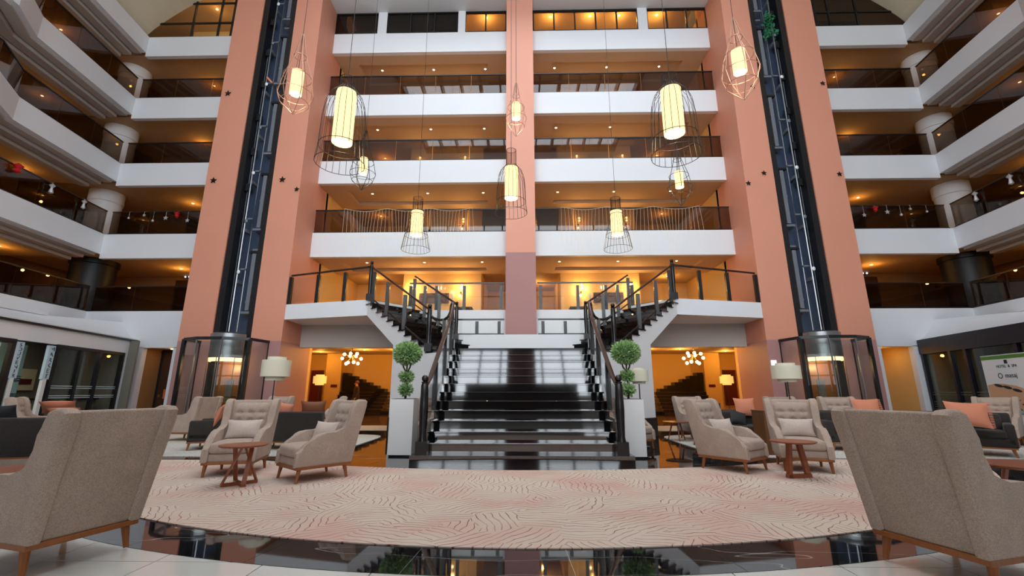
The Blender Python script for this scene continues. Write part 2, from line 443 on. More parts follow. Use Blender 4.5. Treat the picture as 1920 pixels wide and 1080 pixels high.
# carpets
def lens(n=60):
    P = []
    xm = 7.75
    for k in range(n+1):
        x = -xm+2*xm*k/n; P.append((x, CA[1]-math.sqrt(RA**2-x*x)))
    for k in range(n+1):
        x = xm-2*xm*k/n; P.append((x, min(CB[1]-math.sqrt(RC**2-x*x), 8.25 if x < 0 else 8.55)))
    return P
tag(MB().prism(lens(), 0.0, 0.012).build('carpet', 'carpet_pink'), 'large crescent carpet, cream and pink with red leaf lines, before the stairs', 'carpet')
def blob(cx, cy, a, b, ex, n=40):
    return [(cx+a*abs(math.cos(t))**ex*math.copysign(1, math.cos(t)), cy+b*abs(math.sin(t))**ex*math.copysign(1, math.sin(t))) for t in [2*PI*k/n for k in range(n)]]
for s in (-1, 1):
    tag(MB().prism(blob(s*7.6, 10.95, 3.8, 2.25, 0.3, 64), 0.0, 0.012).build('lounge_carpet', 'carpet_pale'),
        'pale rounded carpet under the lounge seats on the %s' % SIDE[s], 'carpet', 'lounge carpets')
    tag(MB().box(min(s*4.2, s*8.0), max(s*4.2, s*8.0), 14.6, 16.6, 0.0, 0.01).build('runner_carpet', 'carpet_pale'),
        'pale straight carpet strip before the amber hall on the %s' % SIDE[s], 'carpet', 'runner carpets')

# ------------------------------------------------------------------ central galleries
XC = 8.2
cx0, cx1 = -0.56, 0.56
for k in range(1, 6):
    z = FL[k]
    sl = struct(MB().box(-XC, XC, YF+0.18, 25.6, z-0.86, z).build('slab_%d' % k, 'warm_ceiling'), 'floor slab of the %s' % GAL[k])
    for s in (-1, 1):
        a, b = sorted((s*0.56, s*XC))
        zb = z-1.0 if k > 1 else z-0.33
        MB().box(a, b, YF, YF+0.18, zb, z).build('fascia', 'white_paint', sl)
        if k > 1:                                   # dropped ceiling border around a recessed coffer
            rim = MB()
            rim.box(a, b, YF+0.18, YF+0.75, z-1.0, z-0.86); rim.box(a, b, 18.2, 18.7, z-1.0, z-0.86)
            rim.box(a, a+0.9, YF+0.75, 18.2, z-1.0, z-0.86); rim.box(b-0.9, b, YF+0.75, 18.2, z-1.0, z-0.86)
            rim.build('coffer_border', 'warm_ceiling', sl)
# wall below the mezzanine edge, behind the landing
struct(MB().box(-2.6, 2.6, YF+0.02, YF+0.2, 0, FL[1]-0.33).build('wall_landing', 'white_paint'), 'white wall behind the stair landing')
for s in (-1, 1):
    a, b = sorted((s*2.6, s*XC))
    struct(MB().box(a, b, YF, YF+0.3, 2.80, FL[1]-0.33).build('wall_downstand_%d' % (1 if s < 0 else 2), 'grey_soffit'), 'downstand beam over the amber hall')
# central pier
col = MB().box(-0.56, 0.56, 15.6, YF+0.6, 6.28, 18.0).build('pillar_central', 'salmon_pale')
struct(col, 'salmon pier between the two gallery bays')
MB().box(-0.56, 0.56, 15.6, YF+0.6, 0, 6.28).build('pier_base', 'mauve', col)
# back walls of the galleries
for k in range(1, 5):
    z = FL[k]; top = FL[k+1]-0.86
    w = MB()
    for s in (-1, 1):
        a, b = sorted((s*1.75, s*5.2)); w.box(a, b, 18.7, 18.9, z, top)
        a, b = sorted((s*5.2, s*XC)); w.box(a, b, 21.2, 21.4, z, top)
        w.box(min(s*1.75, s*1.9), max(s*1.75, s*1.9), 18.9, 23.0, z, top)
        w.box(min(s*5.05, s*5.2), max(s*5.05, s*5.2), 18.9, 21.3, z, top)
    w.box(-1.9, 1.9, 22.8, 23.0, z, top)
    struct(w.build('wall_gallery_%d' % k, 'warm_wall'), 'warm wall at the back of the %s' % GAL[k])

# ------------------------------------------------------------------ lift towers
TX0, TXA, TXB, TX1 = 8.2, 9.27, 10.65, 11.8
YT = 14.8
for s in (-1, 1):
    def bx(mb, a, b, *r): a, b = sorted((s*a, s*b)); return mb.box(a, b, *r)
    t = MB(); bx(t, TX0, TXA, YT, 16.9, 2.9, 20); bx(t, TXB, TX1, YT, 16.9, 2.9, 20)
    tw = struct(t.build('wall_tower_%d' % (1 if s < 0 else 2), 'salmon'), 'salmon lift tower on the %s' % SIDE[s])
    t = MB(); bx(t, TX0, TXA, YT, 16.9, 0, 2.9); bx(t, TXB, TX1, YT, 16.9, 0, 2.9); t.build('tower_base', 'mauve', tw)
    t = MB(); bx(t, TXA, TXB, 15.35, 15.5, 0, 20); t.build('shaft_back', 'navy_shaft', tw)
    for a, b in ((TXA, TXA+0.22), (TXB-0.22, TXB)):
        t = MB(); bx(t, a, b, YT+0.05, 15.35, 0, 20); t.build('shaft_jamb', 'black_trim', tw)
    # cut-back return towards the corner of the wing
    t = MB(); bx(t, TX0, TX1, 16.9, 17.1, 0, 20); t.build('tower_back', 'warm_wall', tw)

# ------------------------------------------------------------------ side wings
def off(poly, d):
    """offset an open polyline to its right-hand side by d"""
    out = []
    for i in range(len(poly)):
        ns = []
        for a, b in ((i-1, i), (i, i+1)):
            if 0 <= a and b < len(poly):
                dx, dy = poly[b][0]-poly[a][0], poly[b][1]-poly[a][1]; l = math.hypot(dx, dy); ns.append((dy/l, -dx/l))
        nx, ny = sum(n[0] for n in ns)/len(ns), sum(n[1] for n in ns)/len(ns)
        l2 = nx*nx+ny*ny
        out.append((poly[i][0]+d*nx/l2, poly[i][1]+d*ny/l2))
    return out
WB = [(16.55, 16.1), (16.05, 11.9), (15.3, 10.7), (15.0, 7.5), (15.0, -9.0)]
def wing_poly(s, d):                 # balcony edge pushed outwards (away from the atrium) by d
    P = off([(-x, y) for x, y in WB], d)   # built for the left side; right-hand side of a path going -y is -x
    return [((p[0] if s < 0 else -p[0]), p[1]) for p in P]
def strip(s, d0, d1, z0, z1, name, mat, parent=None):
    A, B = wing_poly(s, d0), wing_poly(s, d1)
    return MB().prism(A+B[::-1], z0, z1).build(name, mat, parent)
for s in (-1, 1):
    n = 1 if s < 0 else 2
    for k in range(1, 6):
        z = FL[k]
        # segment beside the tower
        a, b = sorted((s*TX1, s*16.56))
        zb = z-1.0 if k > 1 else 2.80
        sl = struct(MB().box(a, b, YF, YF+0.18, zb, z).build('slab_wing_%d' % (k+5*n), 'white_paint'), 'white gallery edge of the %s on the %s' % (GAL[k], SIDE[s]))
        a2, b2 = sorted((s*TX1, s*20.5))
        MB().box(a2, b2, YF+0.18, 20.2, z-0.8, z-0.02).build('wing_floor', 'wing_ceiling', sl)
        # long curved edge with stepped soffit
        strip(s, 0.0, 0.18, z-(0.82 if k > 1 else 0.42), z, 'fascia', 'white_paint', sl)
        if k > 1:
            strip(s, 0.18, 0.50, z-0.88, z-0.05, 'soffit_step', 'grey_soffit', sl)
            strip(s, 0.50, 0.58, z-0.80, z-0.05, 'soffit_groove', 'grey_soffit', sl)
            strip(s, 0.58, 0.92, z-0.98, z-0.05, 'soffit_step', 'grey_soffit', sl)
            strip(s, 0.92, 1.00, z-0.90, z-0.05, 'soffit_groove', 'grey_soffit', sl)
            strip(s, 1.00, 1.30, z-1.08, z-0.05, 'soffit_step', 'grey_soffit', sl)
            strip(s, 1.30, 4.6, z-0.98, z-0.02, 'wing_floor', 'wing_ceiling', sl)
        else:
            strip(s, 0.18, 4.6, z-0.5, z-0.02, 'wing_floor', 'wing_ceiling', sl)
    # back walls of the wing
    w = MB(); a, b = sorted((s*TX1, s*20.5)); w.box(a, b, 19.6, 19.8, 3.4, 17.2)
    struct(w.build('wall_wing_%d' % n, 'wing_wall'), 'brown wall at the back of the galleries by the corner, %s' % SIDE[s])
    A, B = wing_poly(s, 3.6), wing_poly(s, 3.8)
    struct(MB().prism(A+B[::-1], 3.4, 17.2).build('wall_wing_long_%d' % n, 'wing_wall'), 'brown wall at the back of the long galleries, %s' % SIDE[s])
    # doors on the back walls (dark), per storey
    for k in range(1, 5):
        dz = FL[k]
        for x0 in (13.0, 15.2):
            a, b = sorted((s*x0, s*(x0+0.95)))
            d = struct(MB().box(a, b, 19.52, 19.6, dz, dz+2.1).build('door_%d' % (100+n*40+k*4+int(x0)), 'brown_door'), 'dark room door in the %s' % GAL[k])
        for yy in (14.2, 11.6):
            A = wing_poly(s, 3.52)
            xx = A[0][0] + (A[1][0]-A[0][0])*(16.1-yy)/(16.1-11.9)
            struct(MB().box(xx-0.06, xx+0.06, yy-0.5, yy+0.5, dz, dz+2.1).build('door_%d' % (300+n*40+k*4+int(yy)), 'brown_door'), 'dark room door along the %s' % GAL[k])
    # round columns behind the corner
    for k in range(1, 5):
        z0, z1 = FL[k], FL[k+1]-0.8
        if k == 1: o = MB().lathe([(0.74, 0), (0.74, z1-z0-0.22), (0.80, z1-z0-0.2), (0.80, z1-z0)], 40, (s*17.75, 17.15, z0)).build('pillar_black_%d' % n, 'dark_column', smooth=True)
        else: o = MB().lathe([(0.56, 0), (0.56, z1-z0-0.5), (0.60, z1-z0-0.48), (0.60, z1-z0)], 40, (s*18.0, 17.25, z0)).build('pillar_white_%d' % (n*10+k), 'white_paint', smooth=True)
        struct(o, '%s round column at the corner of the %s on the %s' % ('black clad' if k == 1 else 'white', GAL[k], SIDE[s]))
    # vault over the wings, springing above the top gallery edge
    P = []
    for j in range(13):
        t = j/12*PI/2
        P.append((16.75-4.6*(1-math.cos(t)) if False else 16.9-4.9*math.sin(t)**1.0, 16.75+2.9*(1-math.cos(t))**0.8))
    arc = [(16.95-5.15*(j/12.0), 16.63+2.95*math.sin(PI/2*(j/12.0))**0.85) for j in range(13)]
    mb = MB()
    pts = arc + [(x, z+0.15) for x, z in arc[::-1]]
    mb.extr([(s*x, YF+0.1, z) for x, z in pts], (0, -25.3, 0))
    struct(mb.build('ceiling_vault_%d' % n, 'vault_cream'), 'cream vault over the galleries on the %s' % SIDE[s])
    # top gallery wall behind the vault opening
    a, b = sorted((s*TX1, s*17.2))
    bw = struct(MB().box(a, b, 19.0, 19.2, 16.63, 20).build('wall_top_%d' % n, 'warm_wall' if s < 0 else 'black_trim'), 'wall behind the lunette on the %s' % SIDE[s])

# lunette glazing of the top gallery
for s in (-1, 1):
    n = 1 if s < 0 else 2
    g = thing('lunette_window', 'black-framed glazing under the vault, %s behind it, %s' % ('lit amber room' if s < 0 else 'dark room', SIDE[s]), 'window', 'lunette windows')
    xs = [11.8, 12.95, 13.55, 14.75, 16.9]
    for x in xs:
        MB().box(s*x-0.035, s*x+0.035, YF+0.05, YF+0.12, 16.63, 19.6).build('mullion', 'black_trim', g)
    for z in (16.66, 17.42, 18.5):
        a, b = sorted((s*11.8, s*16.9)); MB().box(a, b, YF+0.05, YF+0.12, z-0.03, z+0.03).build('transom', 'black_trim', g)
    for i in range(len(xs)-1):
        a, b = sorted((s*xs[i], s*xs[i+1])); MB().box(a+.03, b-.03, YF+0.08, YF+0.09, 16.66, 19.5).build('pane', 'rail_glass_clear' if s < 0 else 'rail_glass_dark', g)

# ------------------------------------------------------------------ top storey windows of the central bays
for s in (-1, 1):
    tops = [(-8.2, -6.3), (-5.9, -2.72), (-2.4, -0.6)] if s < 0 else [(0.6, 5.2), (5.62, 8.2)]
    cuts = {(-8.2, -6.3): 1, (-5.9, -2.72): 3, (-2.4, -0.6): 2, (0.6, 5.2): 5, (5.62, 8.2): 3}
    for (a, b) in tops:
        lit = not (a < -2.5)
        nm = {-8.2: 'unlit top-storey window beside the tower', -5.9: 'unlit three-light top-storey window above the string lights',
              -2.4: 'amber-lit two-light top-storey window beside the central pier', 0.6: 'amber-lit five-light top-storey window beside the central pier',
              5.62: 'half-lit three-light top-storey window by the tower'}[a]
        g = thing('storey_window', nm, 'window', 'top storey windows')
        m = cuts[(a, b)]
        for j in range(m+1):
            x = a+(b-a)*j/m; MB().box(x-0.03, x+0.03, YF+0.02, YF+0.1, 16.66, 17.74).build('mullion', 'black_trim', g)
        MB().box(a, b, YF+0.02, YF+0.1, 16.63, 16.69).build('sill_bar', 'black_trim', g)
        MB().box(a, b, YF+0.02, YF+0.1, 17.69, 17.75).build('head_bar', 'black_trim', g)
        for j in range(m):
            x0 = a+(b-a)*j/m+.03; x1 = a+(b-a)*(j+1)/m-.03
            MB().box(x0, x1, YF+0.05, YF+0.06, 16.69, 17.69).build('pane', 'shop_glass' if lit else 'rail_glass_dark', g)
    for x0, x1 in ([(-6.3, -5.9), (-2.72, -2.4)] if s < 0 else [(5.2, 5.62)]):
        struct(MB().box(x0, x1, YF, YF+0.2, 16.63, 17.8).build('pillar_%d' % (60+int(x0*10)), 'white_paint'), 'white pier between top-storey windows')
tw = MB(); tw.box(-2.8, 8.2, 19.2, 19.4, 16.63, 19.0); tw.box(-2.8, -2.65, 16.4, 19.2, 16.63, 19.0)
struct(MB().box(-8.2, 8.2, 16.3, 25.6, 18.9, 19.1).box(-8.2, 8.2, 16.2, 16.3, 17.76, 19.1).build('ceiling_top_room', 'warm_ceiling'), 'ceiling of the top-storey rooms')
struct(tw.build('wall_top_room', 'warm_wall'), 'amber wall of the top-storey room')
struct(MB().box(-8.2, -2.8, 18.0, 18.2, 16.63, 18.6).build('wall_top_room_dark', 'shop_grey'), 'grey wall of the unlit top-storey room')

# ------------------------------------------------------------------ ceiling, roof light, entrance front
ce = MB(); ce.box(-XC, XC, 14.3, 16.3, 17.76, 18.0)
ce.box(-12.2, SKY[0], -9.2, 17.0, SKY[4]-0.02, SKY[4]+0.25); ce.box(SKY[1], 12.2, -9.2, 17.0, SKY[4]-0.02, SKY[4]+0.25)
ce.box(SKY[0], SKY[1], -9.2, SKY[2], SKY[4]-0.02, SKY[4]+0.25); ce.box(SKY[0], SKY[1], SKY[3], 17.0, SKY[4]-0.02, SKY[4]+0.25)
ce.box(-XC, XC, 14.15, 14.3, 17.76, SKY[4])
ceiling = struct(ce.build('ceiling', 'white_ceiling'), 'white atrium ceiling around the roof light')
struct(MB().box(-20.6, -12.0, 16.2, 20.4, 19.7, 19.9).box(12.0, 20.6, 16.2, 20.4, 19.7, 19.9).build('ceiling_wings', 'wing_ceiling'), 'ceiling over the corner rooms')
rl = thing('roof_light', 'large flat roof light with dark mullions over the atrium', 'skylight')
nx, ny = 12, 3
for i in range(nx+1):
    x = SKY[0]+(SKY[1]-SKY[0])*i/nx; wd = 0.09 if i % 4 == 0 else 0.045
    MB().box(x-wd, x+wd, SKY[2], SKY[3], SKY[4]-0.35, SKY[4]+0.2).build('mullion', 'black_trim', rl)
for j in range(ny+1):
    y = SKY[2]+(SKY[3]-SKY[2])*j/ny
    MB().box(SKY[0], SKY[1], y-0.16, y+0.16, SKY[4]-0.25, SKY[4]+0.2).build('cross_beam', 'wing_wall', rl)
for i in range(nx):
    for j in range(ny):
        x0 = SKY[0]+(SKY[1]-SKY[0])*i/nx; x1 = SKY[0]+(SKY[1]-SKY[0])*(i+1)/nx
        y0 = SKY[2]+(SKY[3]-SKY[2])*j/ny; y1 = SKY[2]+(SKY[3]-SKY[2])*(j+1)/ny
        MB().box(x0+.05, x1-.05, y0+.1, y1-.1, SKY[4]+0.02, SKY[4]+0.04).build('pane', 'roof_glass', rl)
# entrance front behind the camera, glazed between posts
ef = MB(); y = GLZ[2]
ef.box(-16, GLZ[0], y-0.2, y, 0, GLH[3]); ef.box(GLZ[1], 16, y-0.2, y, 0, GLH[3]); ef.box(GLZ[0], GLZ[1], y-0.2, y, GLZ[4], GLH[3]); ef.box(GLZ[0], GLZ[1], y-0.2, y, 0, GLZ[3])
ef.box(-16, GLH[0], y-0.2, y, GLH[3], 20); ef.box(GLH[1], 16, y-0.2, y, GLH[3], 20); ef.box(GLH[0], GLH[1], y-0.2, y, GLH[4], 20)
wf = struct(ef.build('wall_entrance', 'white_paint'), 'entrance wall, its unseen upper glazing sized to light the galleries')
for i in range(9):
    x = GLZ[0]+(GLZ[1]-GLZ[0])*i/8
    MB().box(x-0.06, x+0.06, y-0.15, y, GLZ[3], GLZ[4]).build('mullion', 'black_trim', wf)
for i in range(13):
    x = GLH[0]+(GLH[1]-GLH[0])*i/12
    MB().box(x-0.06, x+0.06, y-0.15, y, GLH[3], GLH[4]).build('mullion', 'black_trim', wf)
for z in (7.5, 10.2, 12.9, 15.5): MB().box(GLH[0], GLH[1], y-0.15, y, z-0.05, z+0.05).build('transom', 'black_trim', wf)
struct(MB().box(-14.9, 14.9, -9.0, 1.1, 4.3, 4.7).build('ceiling_shade_slab', 'white_ceiling'), 'unseen low slab over the camera, shading the near armchairs')  # added out of view; its edge keeps the near armchairs in shade
for z in (2.4, 3.3): MB().box(GLZ[0], GLZ[1], y-0.15, y, z-0.05, z+0.05).build('transom', 'black_trim', wf)
MB().box(-0.95, 0.95, y-0.15, y+0.5, 0, GLZ[4]).build('entrance_pier', 'mauve', wf)
MB().box(-3.4, 3.4, y-0.1, y+1.2, 0, 1.7).build('reflection_block', 'brown_door', wf)  # unseen dark block, added for the dark middle of the stair reflections
# outer shell
for n, b in enumerate(((-21.2, -21, -9.2, 25.8, 0, 20), (21, 21.2, -9.2, 25.8, 0, 20), (-21, 21, 25.6, 25.8, 0, 20), (-21, -15.9, -9.2, -9.0, 0, 20), (15.9, 21, -9.2, -9.0, 0, 20))):
    struct(MB().box(*b).build('wall_outer_%d' % (n+1), 'wing_wall'), 'outer wall of the building')
for s in (-1, 1):
    struct(MB().box(*sorted((s*8.2, s*8.4)), 16.95, 25.6, 3.4, 18.0).build('wall_gallery_end_%d' % (1 if s < 0 else 2), 'warm_wall'), 'end wall of the central galleries')
struct(MB().box(-21, -8.2, 16.2, 25.7, 19.9, 20.0).box(8.2, 21, 16.2, 25.7, 19.9, 20.0).box(-21, -16.5, -9.2, 17, 19.9, 20.0).box(16.5, 21, -9.2, 17, 19.9, 20.0).build('ceiling_outer', 'wing_ceiling'), 'roof slab over the outer rooms')

# ------------------------------------------------------------------ ground floor: amber hall
struct(MB().box(-14, 14, 25.3, 25.5, 0, 3.5).build('wall_hall', 'warm_wall'), 'amber back wall of the ground-floor hall')
hl = MB().box(-14, 14, 16.4, 25.5, 3.3, 3.34)
struct(hl.build('ceiling_hall', 'warm_ceiling'), 'ceiling of the amber hall')
for s in (-1, 1):
    n = 1 if s < 0 else 2
    a, b = sorted((s*3.2, s*3.4)); struct(MB().box(a, b, 16.4, 25.3, 0, 3.3).build('wall_hall_side_%d' % n, 'warm_wall'), 'inner side wall of the amber hall')
    a, b = sorted((s*12.6, s*12.8)); struct(MB().box(a, b, 17.1, 25.3, 0, 3.3).build('wall_hall_end_%d' % n, 'warm_wall'), 'outer side wall of the amber hall')
    a, b = sorted((s*10.05, s*10.9)); struct(MB().box(a, b, 24.6, 25.3, 0, 3.3).build('pillar_hall_%d' % n, 'warm_wall'), 'amber pier beside the dark hall stairs')
    a, b = sorted((s*3.4, s*12.6)); struct(MB().box(a, b, 25.2, 25.3, 0, 0.16).build('baseboard_hall_%d' % n, 'black_trim'), 'black skirting of the amber hall')
# ------------------------------------------------------------------ ground floor: shop fronts along the sides
def text_mesh(body, size, extrude, mat, parent, name, loc, rot):
    cu = bpy.data.curves.new(name, 'FONT'); cu.body = body; cu.size = size; cu.extrude = extrude; cu.align_x = 'CENTER'
    tmp = bpy.data.objects.new('tmp_text', cu); COL.objects.link(tmp)
    dg = bpy.context.evaluated_depsgraph_get(); dg.update()
    me = bpy.data.meshes.new_from_object(tmp.evaluated_get(dg)); bpy.data.objects.remove(tmp); bpy.data.curves.remove(cu)
    me.materials.clear(); me.materials.append(M[mat]); me.name = name
    o = bpy.data.objects.new(name, me); COL.objects.link(o); o.parent = parent; o.location = loc; o.rotation_euler = rot
    return o
def SW(s, y, d=0.0):                       # x of the shop wall at depth y (leans in towards the entrance)
    return s*(14.3 - (16.1-y)*0.2 + d)
def wallstrip(mb, s, y0, y1, z0, z1, d0=0.0, d1=0.14):
    return mb.prism([(SW(s, y0, d0), y0), (SW(s, y1, d0), y1), (SW(s, y1, d1), y1), (SW(s, y0, d1), y0)], z0, z1)
for s in (-1, 1):
    n = 1 if s < 0 else 2
    # wall beside the doorway next to the tower
    a, b = sorted((s*TX1, s*12.95)); w = MB().box(a, b, YF, YF+0.2, 0, 2.82)
    a, b = sorted((s*14.1, s*14.6)); w.box(a, b, YF, YF+0.2, 0, 2.82)
    struct(w.build('wall_corner_%d' % n, 'white_paint'), 'white wall beside the doorway on the %s' % SIDE[s])
    w = MB(); a, b = sorted((s*12.6, s*14.5)); w.box(a, b, 17.6, 17.8, 0, 2.82)
    a, b = sorted((s*14.1, s*14.25)); w.box(a, b, YF+0.2, 17.6, 0, 2.82)
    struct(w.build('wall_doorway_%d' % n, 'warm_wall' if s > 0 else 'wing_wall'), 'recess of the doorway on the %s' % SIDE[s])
    struct(MB().box(*sorted((s*12.6, s*14.5)), YF+0.18, 17.8, 2.82, 2.9).build('ceiling_doorway_%d' % n, 'warm_ceiling'), 'ceiling of the doorway recess')
    # solid parts of the shop wall
    w = MB()
    if s < 0:
        wallstrip(w, s, 16.1, 15.55, 0, 3.1); wallstrip(w, s, 15.55, 10.2, 2.55, 3.1); wallstrip(w, s, 10.2, -9, 0, 3.1)
    else:
        wallstrip(w, s, 16.25, 16.0, 0, 3.0); wallstrip(w, s, 10.2, -9, 0, 3.0)
    wl = struct(w.build('wall_shop_%d' % n, 'white_paint'), 'white shop wall on the %s' % SIDE[s])
    # sloping cove up to the mezzanine edge
    P = wing_poly(s, 0.05); mb = MB(); ys = [16.1, 14.5, 13.0, 11.9, 10.7, 7.5, -9.0]
    def ex(y):
        for i in range(len(P)-1):
            if P[i][1] >= y >= P[i+1][1]: t = (P[i][1]-y)/(P[i][1]-P[i+1][1]); return P[i][0]+(P[i+1][0]-P[i][0])*t
        return P[-1][0]
    vs = []; fs = []
    K = 9
    for y in ys:
        for q in range(K):
            t = q/(K-1); vs.append((SW(s, y)+(ex(y)-SW(s, y))*t, y, 3.02+(FL[1]-0.42-3.02)*t**1.7))
    for i in range(len(ys)-1):
        for q in range(K-1): fs.append((i*K+q, i*K+q+1, (i+1)*K+q+1, (i+1)*K+q))
    MB().add(vs, fs).build('cove', 'white_paint', wl, smooth=True)

# left: glazed shop with the vertical MARKET sign
s = -1
mo = MB(); wallstrip(mo, s, 16.05, 9.0, 3.0, 3.06, -0.05, 0.02)
struct(mo.build('trim_1', 'black_trim'), 'thin black moulding above the market shop')
def zpane(parent, s, y0, y1, z0, z1, mat): wallstrip(MB(), s, y0, y1, z0, z1, 0.05, 0.06).build('pane', mat, parent) if False else wallstrip(MB(), s, y0, y1, z0, z1, 0.05, 0.06).build('pane', mat, parent)
def zbar(parent, s, y, z0, z1, w=0.045, name='mullion', mat='black_trim'): wallstrip(MB(), s, y+w, y-w, z0, z1, -0.02, 0.1).build(name, mat, parent)
sf = thing('display_window', 'black-framed three-light shop window of the market beside the doorway', 'shop window')
for y in (15.42, 14.35, 13.55, 12.62): zbar(sf, s, y, 0.05, 2.5, 0.05)
wallstrip(MB(), s, 15.47, 12.57, 2.46, 2.56, -0.02, 0.1).build('head_bar', 'black_trim', sf)
wallstrip(MB(), s, 15.47, 12.57, 0.0, 0.08, -0.02, 0.1).build('sill_bar', 'black_trim', sf)
for y0, y1 in ((15.37, 14.4), (14.3, 13.6), (13.5, 12.67)):
    zpane(sf, s, y0, y1, 0.08, 2.46, 'shop_glass')
    for z in (1.02, 1.08, 1.3, 1.36): wallstrip(MB(), s, y0, y1, z, z+0.022, 0.03, 0.045).build('frosted_line', 'sign_blue', sf)
sd = thing('glazed_entrance', 'open glazed market entrance between two sign strips', 'shop entrance')
for y, txt in ((12.42, 'MARKET'), (11.42, 'SOUVENIR')):
    wallstrip(MB(), s, y+0.11, y-0.11, 1.55, 2.5, -0.03, 0.06).build('sign_board', 'sign_blue', sd)
    wallstrip(MB(), s, y+0.05, y-0.07, 0.0, 1.55, -0.03, 0.06).build('jamb', 'planter_white', sd)
    for i, chx in enumerate(txt):
        step = 0.92/len(txt)
        text_mesh(chx, 0.165 if len(txt) < 7 else 0.13, 0.004, 'sign_ink', sd, 'letter', (SW(s, y, -0.036), y, 2.48-(i+0.88)*step), (PI/2, 0, PI/2+math.atan2(-0.2, 1)))
wallstrip(MB(), s, 12.3, 11.5, 0, 2.5, 0.6, 0.65).build('frosted_screen', 'teal_glass_wall', sd)
for z in (1.02, 1.08, 1.14, 1.5, 1.56, 1.62): wallstrip(MB(), s, 12.3, 11.5, z, z+0.02, 0.57, 0.6).build('frosted_line', 'sign_ink', sd)
s2 = thing('display_window', 'black-framed cream-lit shop window at the photo edge, past the market sign', 'shop window')
for y in (11.25, 10.3): zbar(s2, s, y, 0.0, 2.5, 0.06)
wallstrip(MB(), s, 11.3, 10.2, 2.46, 2.56, -0.02, 0.1).build('head_bar', 'black_trim', s2)
zpane(s2, s, 11.2, 10.35, 0.02, 2.46, 'shop_glass')
# shop interior
w = MB(); wallstrip(w, s, 15.6, 11.4, 0, 3.0, 2.6, 2.7)
w.box(-17.0, -13.9, 15.62, 15.7, 0, 3.0)
iw = struct(w.build('wall_shop_inside_1', 'shop_grey'), 'grey inside wall of the market')
w = MB(); wallstrip(w, s, 11.4, 9.6, 0, 3.0, 1.6, 1.7); struct(w.build('wall_shop_inside_2', 'shop_cream'), 'cream inside wall of the shop past the market')
struct(wallstrip(MB(), -1, 15.7, 9.6, 2.9, 2.94, 0.12, 2.9).build('ceiling_shop_1', 'white_ceiling'), 'ceiling of the market')
pt = wallstrip(MB(), s, 14.9, 13.9, 1.25, 1.95, 2.52, 2.58).build('wall_picture', 'shop_cream')
tag(pt, 'framed picture of a red car on the market wall', 'picture')
wallstrip(MB(), s, 14.75, 14.05, 1.45, 1.62, 2.49, 2.52).build('car_shape', 'red_panel', pt)
dk = thing('counter', 'grey shop counter behind the market window', 'counter')
MB().box(-15.6, -14.6, 14.0, 15.2, 0, 0.95).build('body', 'shop_grey', dk); MB().box(-15.65, -14.55, 13.95, 15.25, 0.95, 1.0).build('counter_top', 'black_trim', dk)
light('AREA', 'market_ceiling_lamp', (-14.9, 13.2, 2.85), 14, (1, .96, .9), dk, 1.0)
light('AREA', 'cream_shop_lamp', (-13.9, 10.4, 2.85), 22, (1, .86, .6), s2, 0.8)
# dark brown door by the left tower
d1 = struct(MB().box(-14.0, -12.95, 17.0, 17.08, 0, 2.7).build('door_1', 'brown_door'), 'dark brown door beside the market')
MB().box(-14.08, -14.0, 16.98, 17.1, 0, 2.75).box(-12.95, -12.87, 16.98, 17.1, 0, 2.75).box(-14.08, -12.87, 16.98, 17.1, 2.7, 2.8).build('door_frame', 'black_trim', d1)
MB().box(-13.9, -13.86, 16.93, 17.0, 1.0, 1.1).build('door_handle', 'brass', d1)
MB().box(-13.75, -13.45, 16.985, 17.0, 0.95, 1.3).build('notice', 'notice_glow', d1)  # dark red notice with a faint glow of its own

# right: black shop front with the spa banner
s = 1
sf = thing('display_window', 'black shop front with deep dark fascia beside the spa banner', 'shop window')
wallstrip(MB(), s, 16.05, 9.6, 2.5, 3.0, -0.06, 0.12).build('fascia_board', 'shop_navy', sf)
for y in (16.0, 14.72, 14.08, 12.3, 11.2): wallstrip(MB(), s, y+0.05, y-0.06, 0.0, 2.5, -0.03, 0.1).build('mullion', 'shop_navy', sf)
for y0, y1 in ((15.95, 14.78), (14.66, 14.14), (14.02, 12.36), (12.24, 11.26)):
    zpane(sf, s, y0, y1, 0.05, 2.5, 'shop_glass')
    for z in (0.62, 0.70, 0.78, 0.86, 1.1, 1.18): wallstrip(MB(), s, y0, y1, z, z+0.02, 0.03, 0.045).build('frosted_line', 'shop_grey', sf)
w = MB(); wallstrip(w, s, 16.2, 9.6, 0, 3.0, 2.2, 2.3); w.box(14.3, 17.0, 16.05, 16.15, 0, 3.0)
struct(w.build('wall_shop_inside_3', 'shop_grey'), 'olive grey inside wall of the spa shop')
struct(wallstrip(MB(), 1, 16.1, 9.6, 2.9, 2.94, 0.13, 2.9).build('ceiling_shop_2', 'white_ceiling'), 'ceiling of the spa shop')
light('AREA', 'spa_ceiling_lamp', (15.4, 13.8, 2.85), 7, (1, .93, .75), sf, 1.0)
tag(wallstrip(MB(), s, 15.05, 14.8, 1.6, 2.05, 2.12, 2.2).build('framed_picture', 'picture'), 'small framed picture on the olive wall behind the spa glazing', 'picture')
struct(MB().box(12.96, 13.02, 17.5, 17.6, 0, 2.6).build('trim_2', 'black_trim'), 'dark edge in the poster-side doorway')
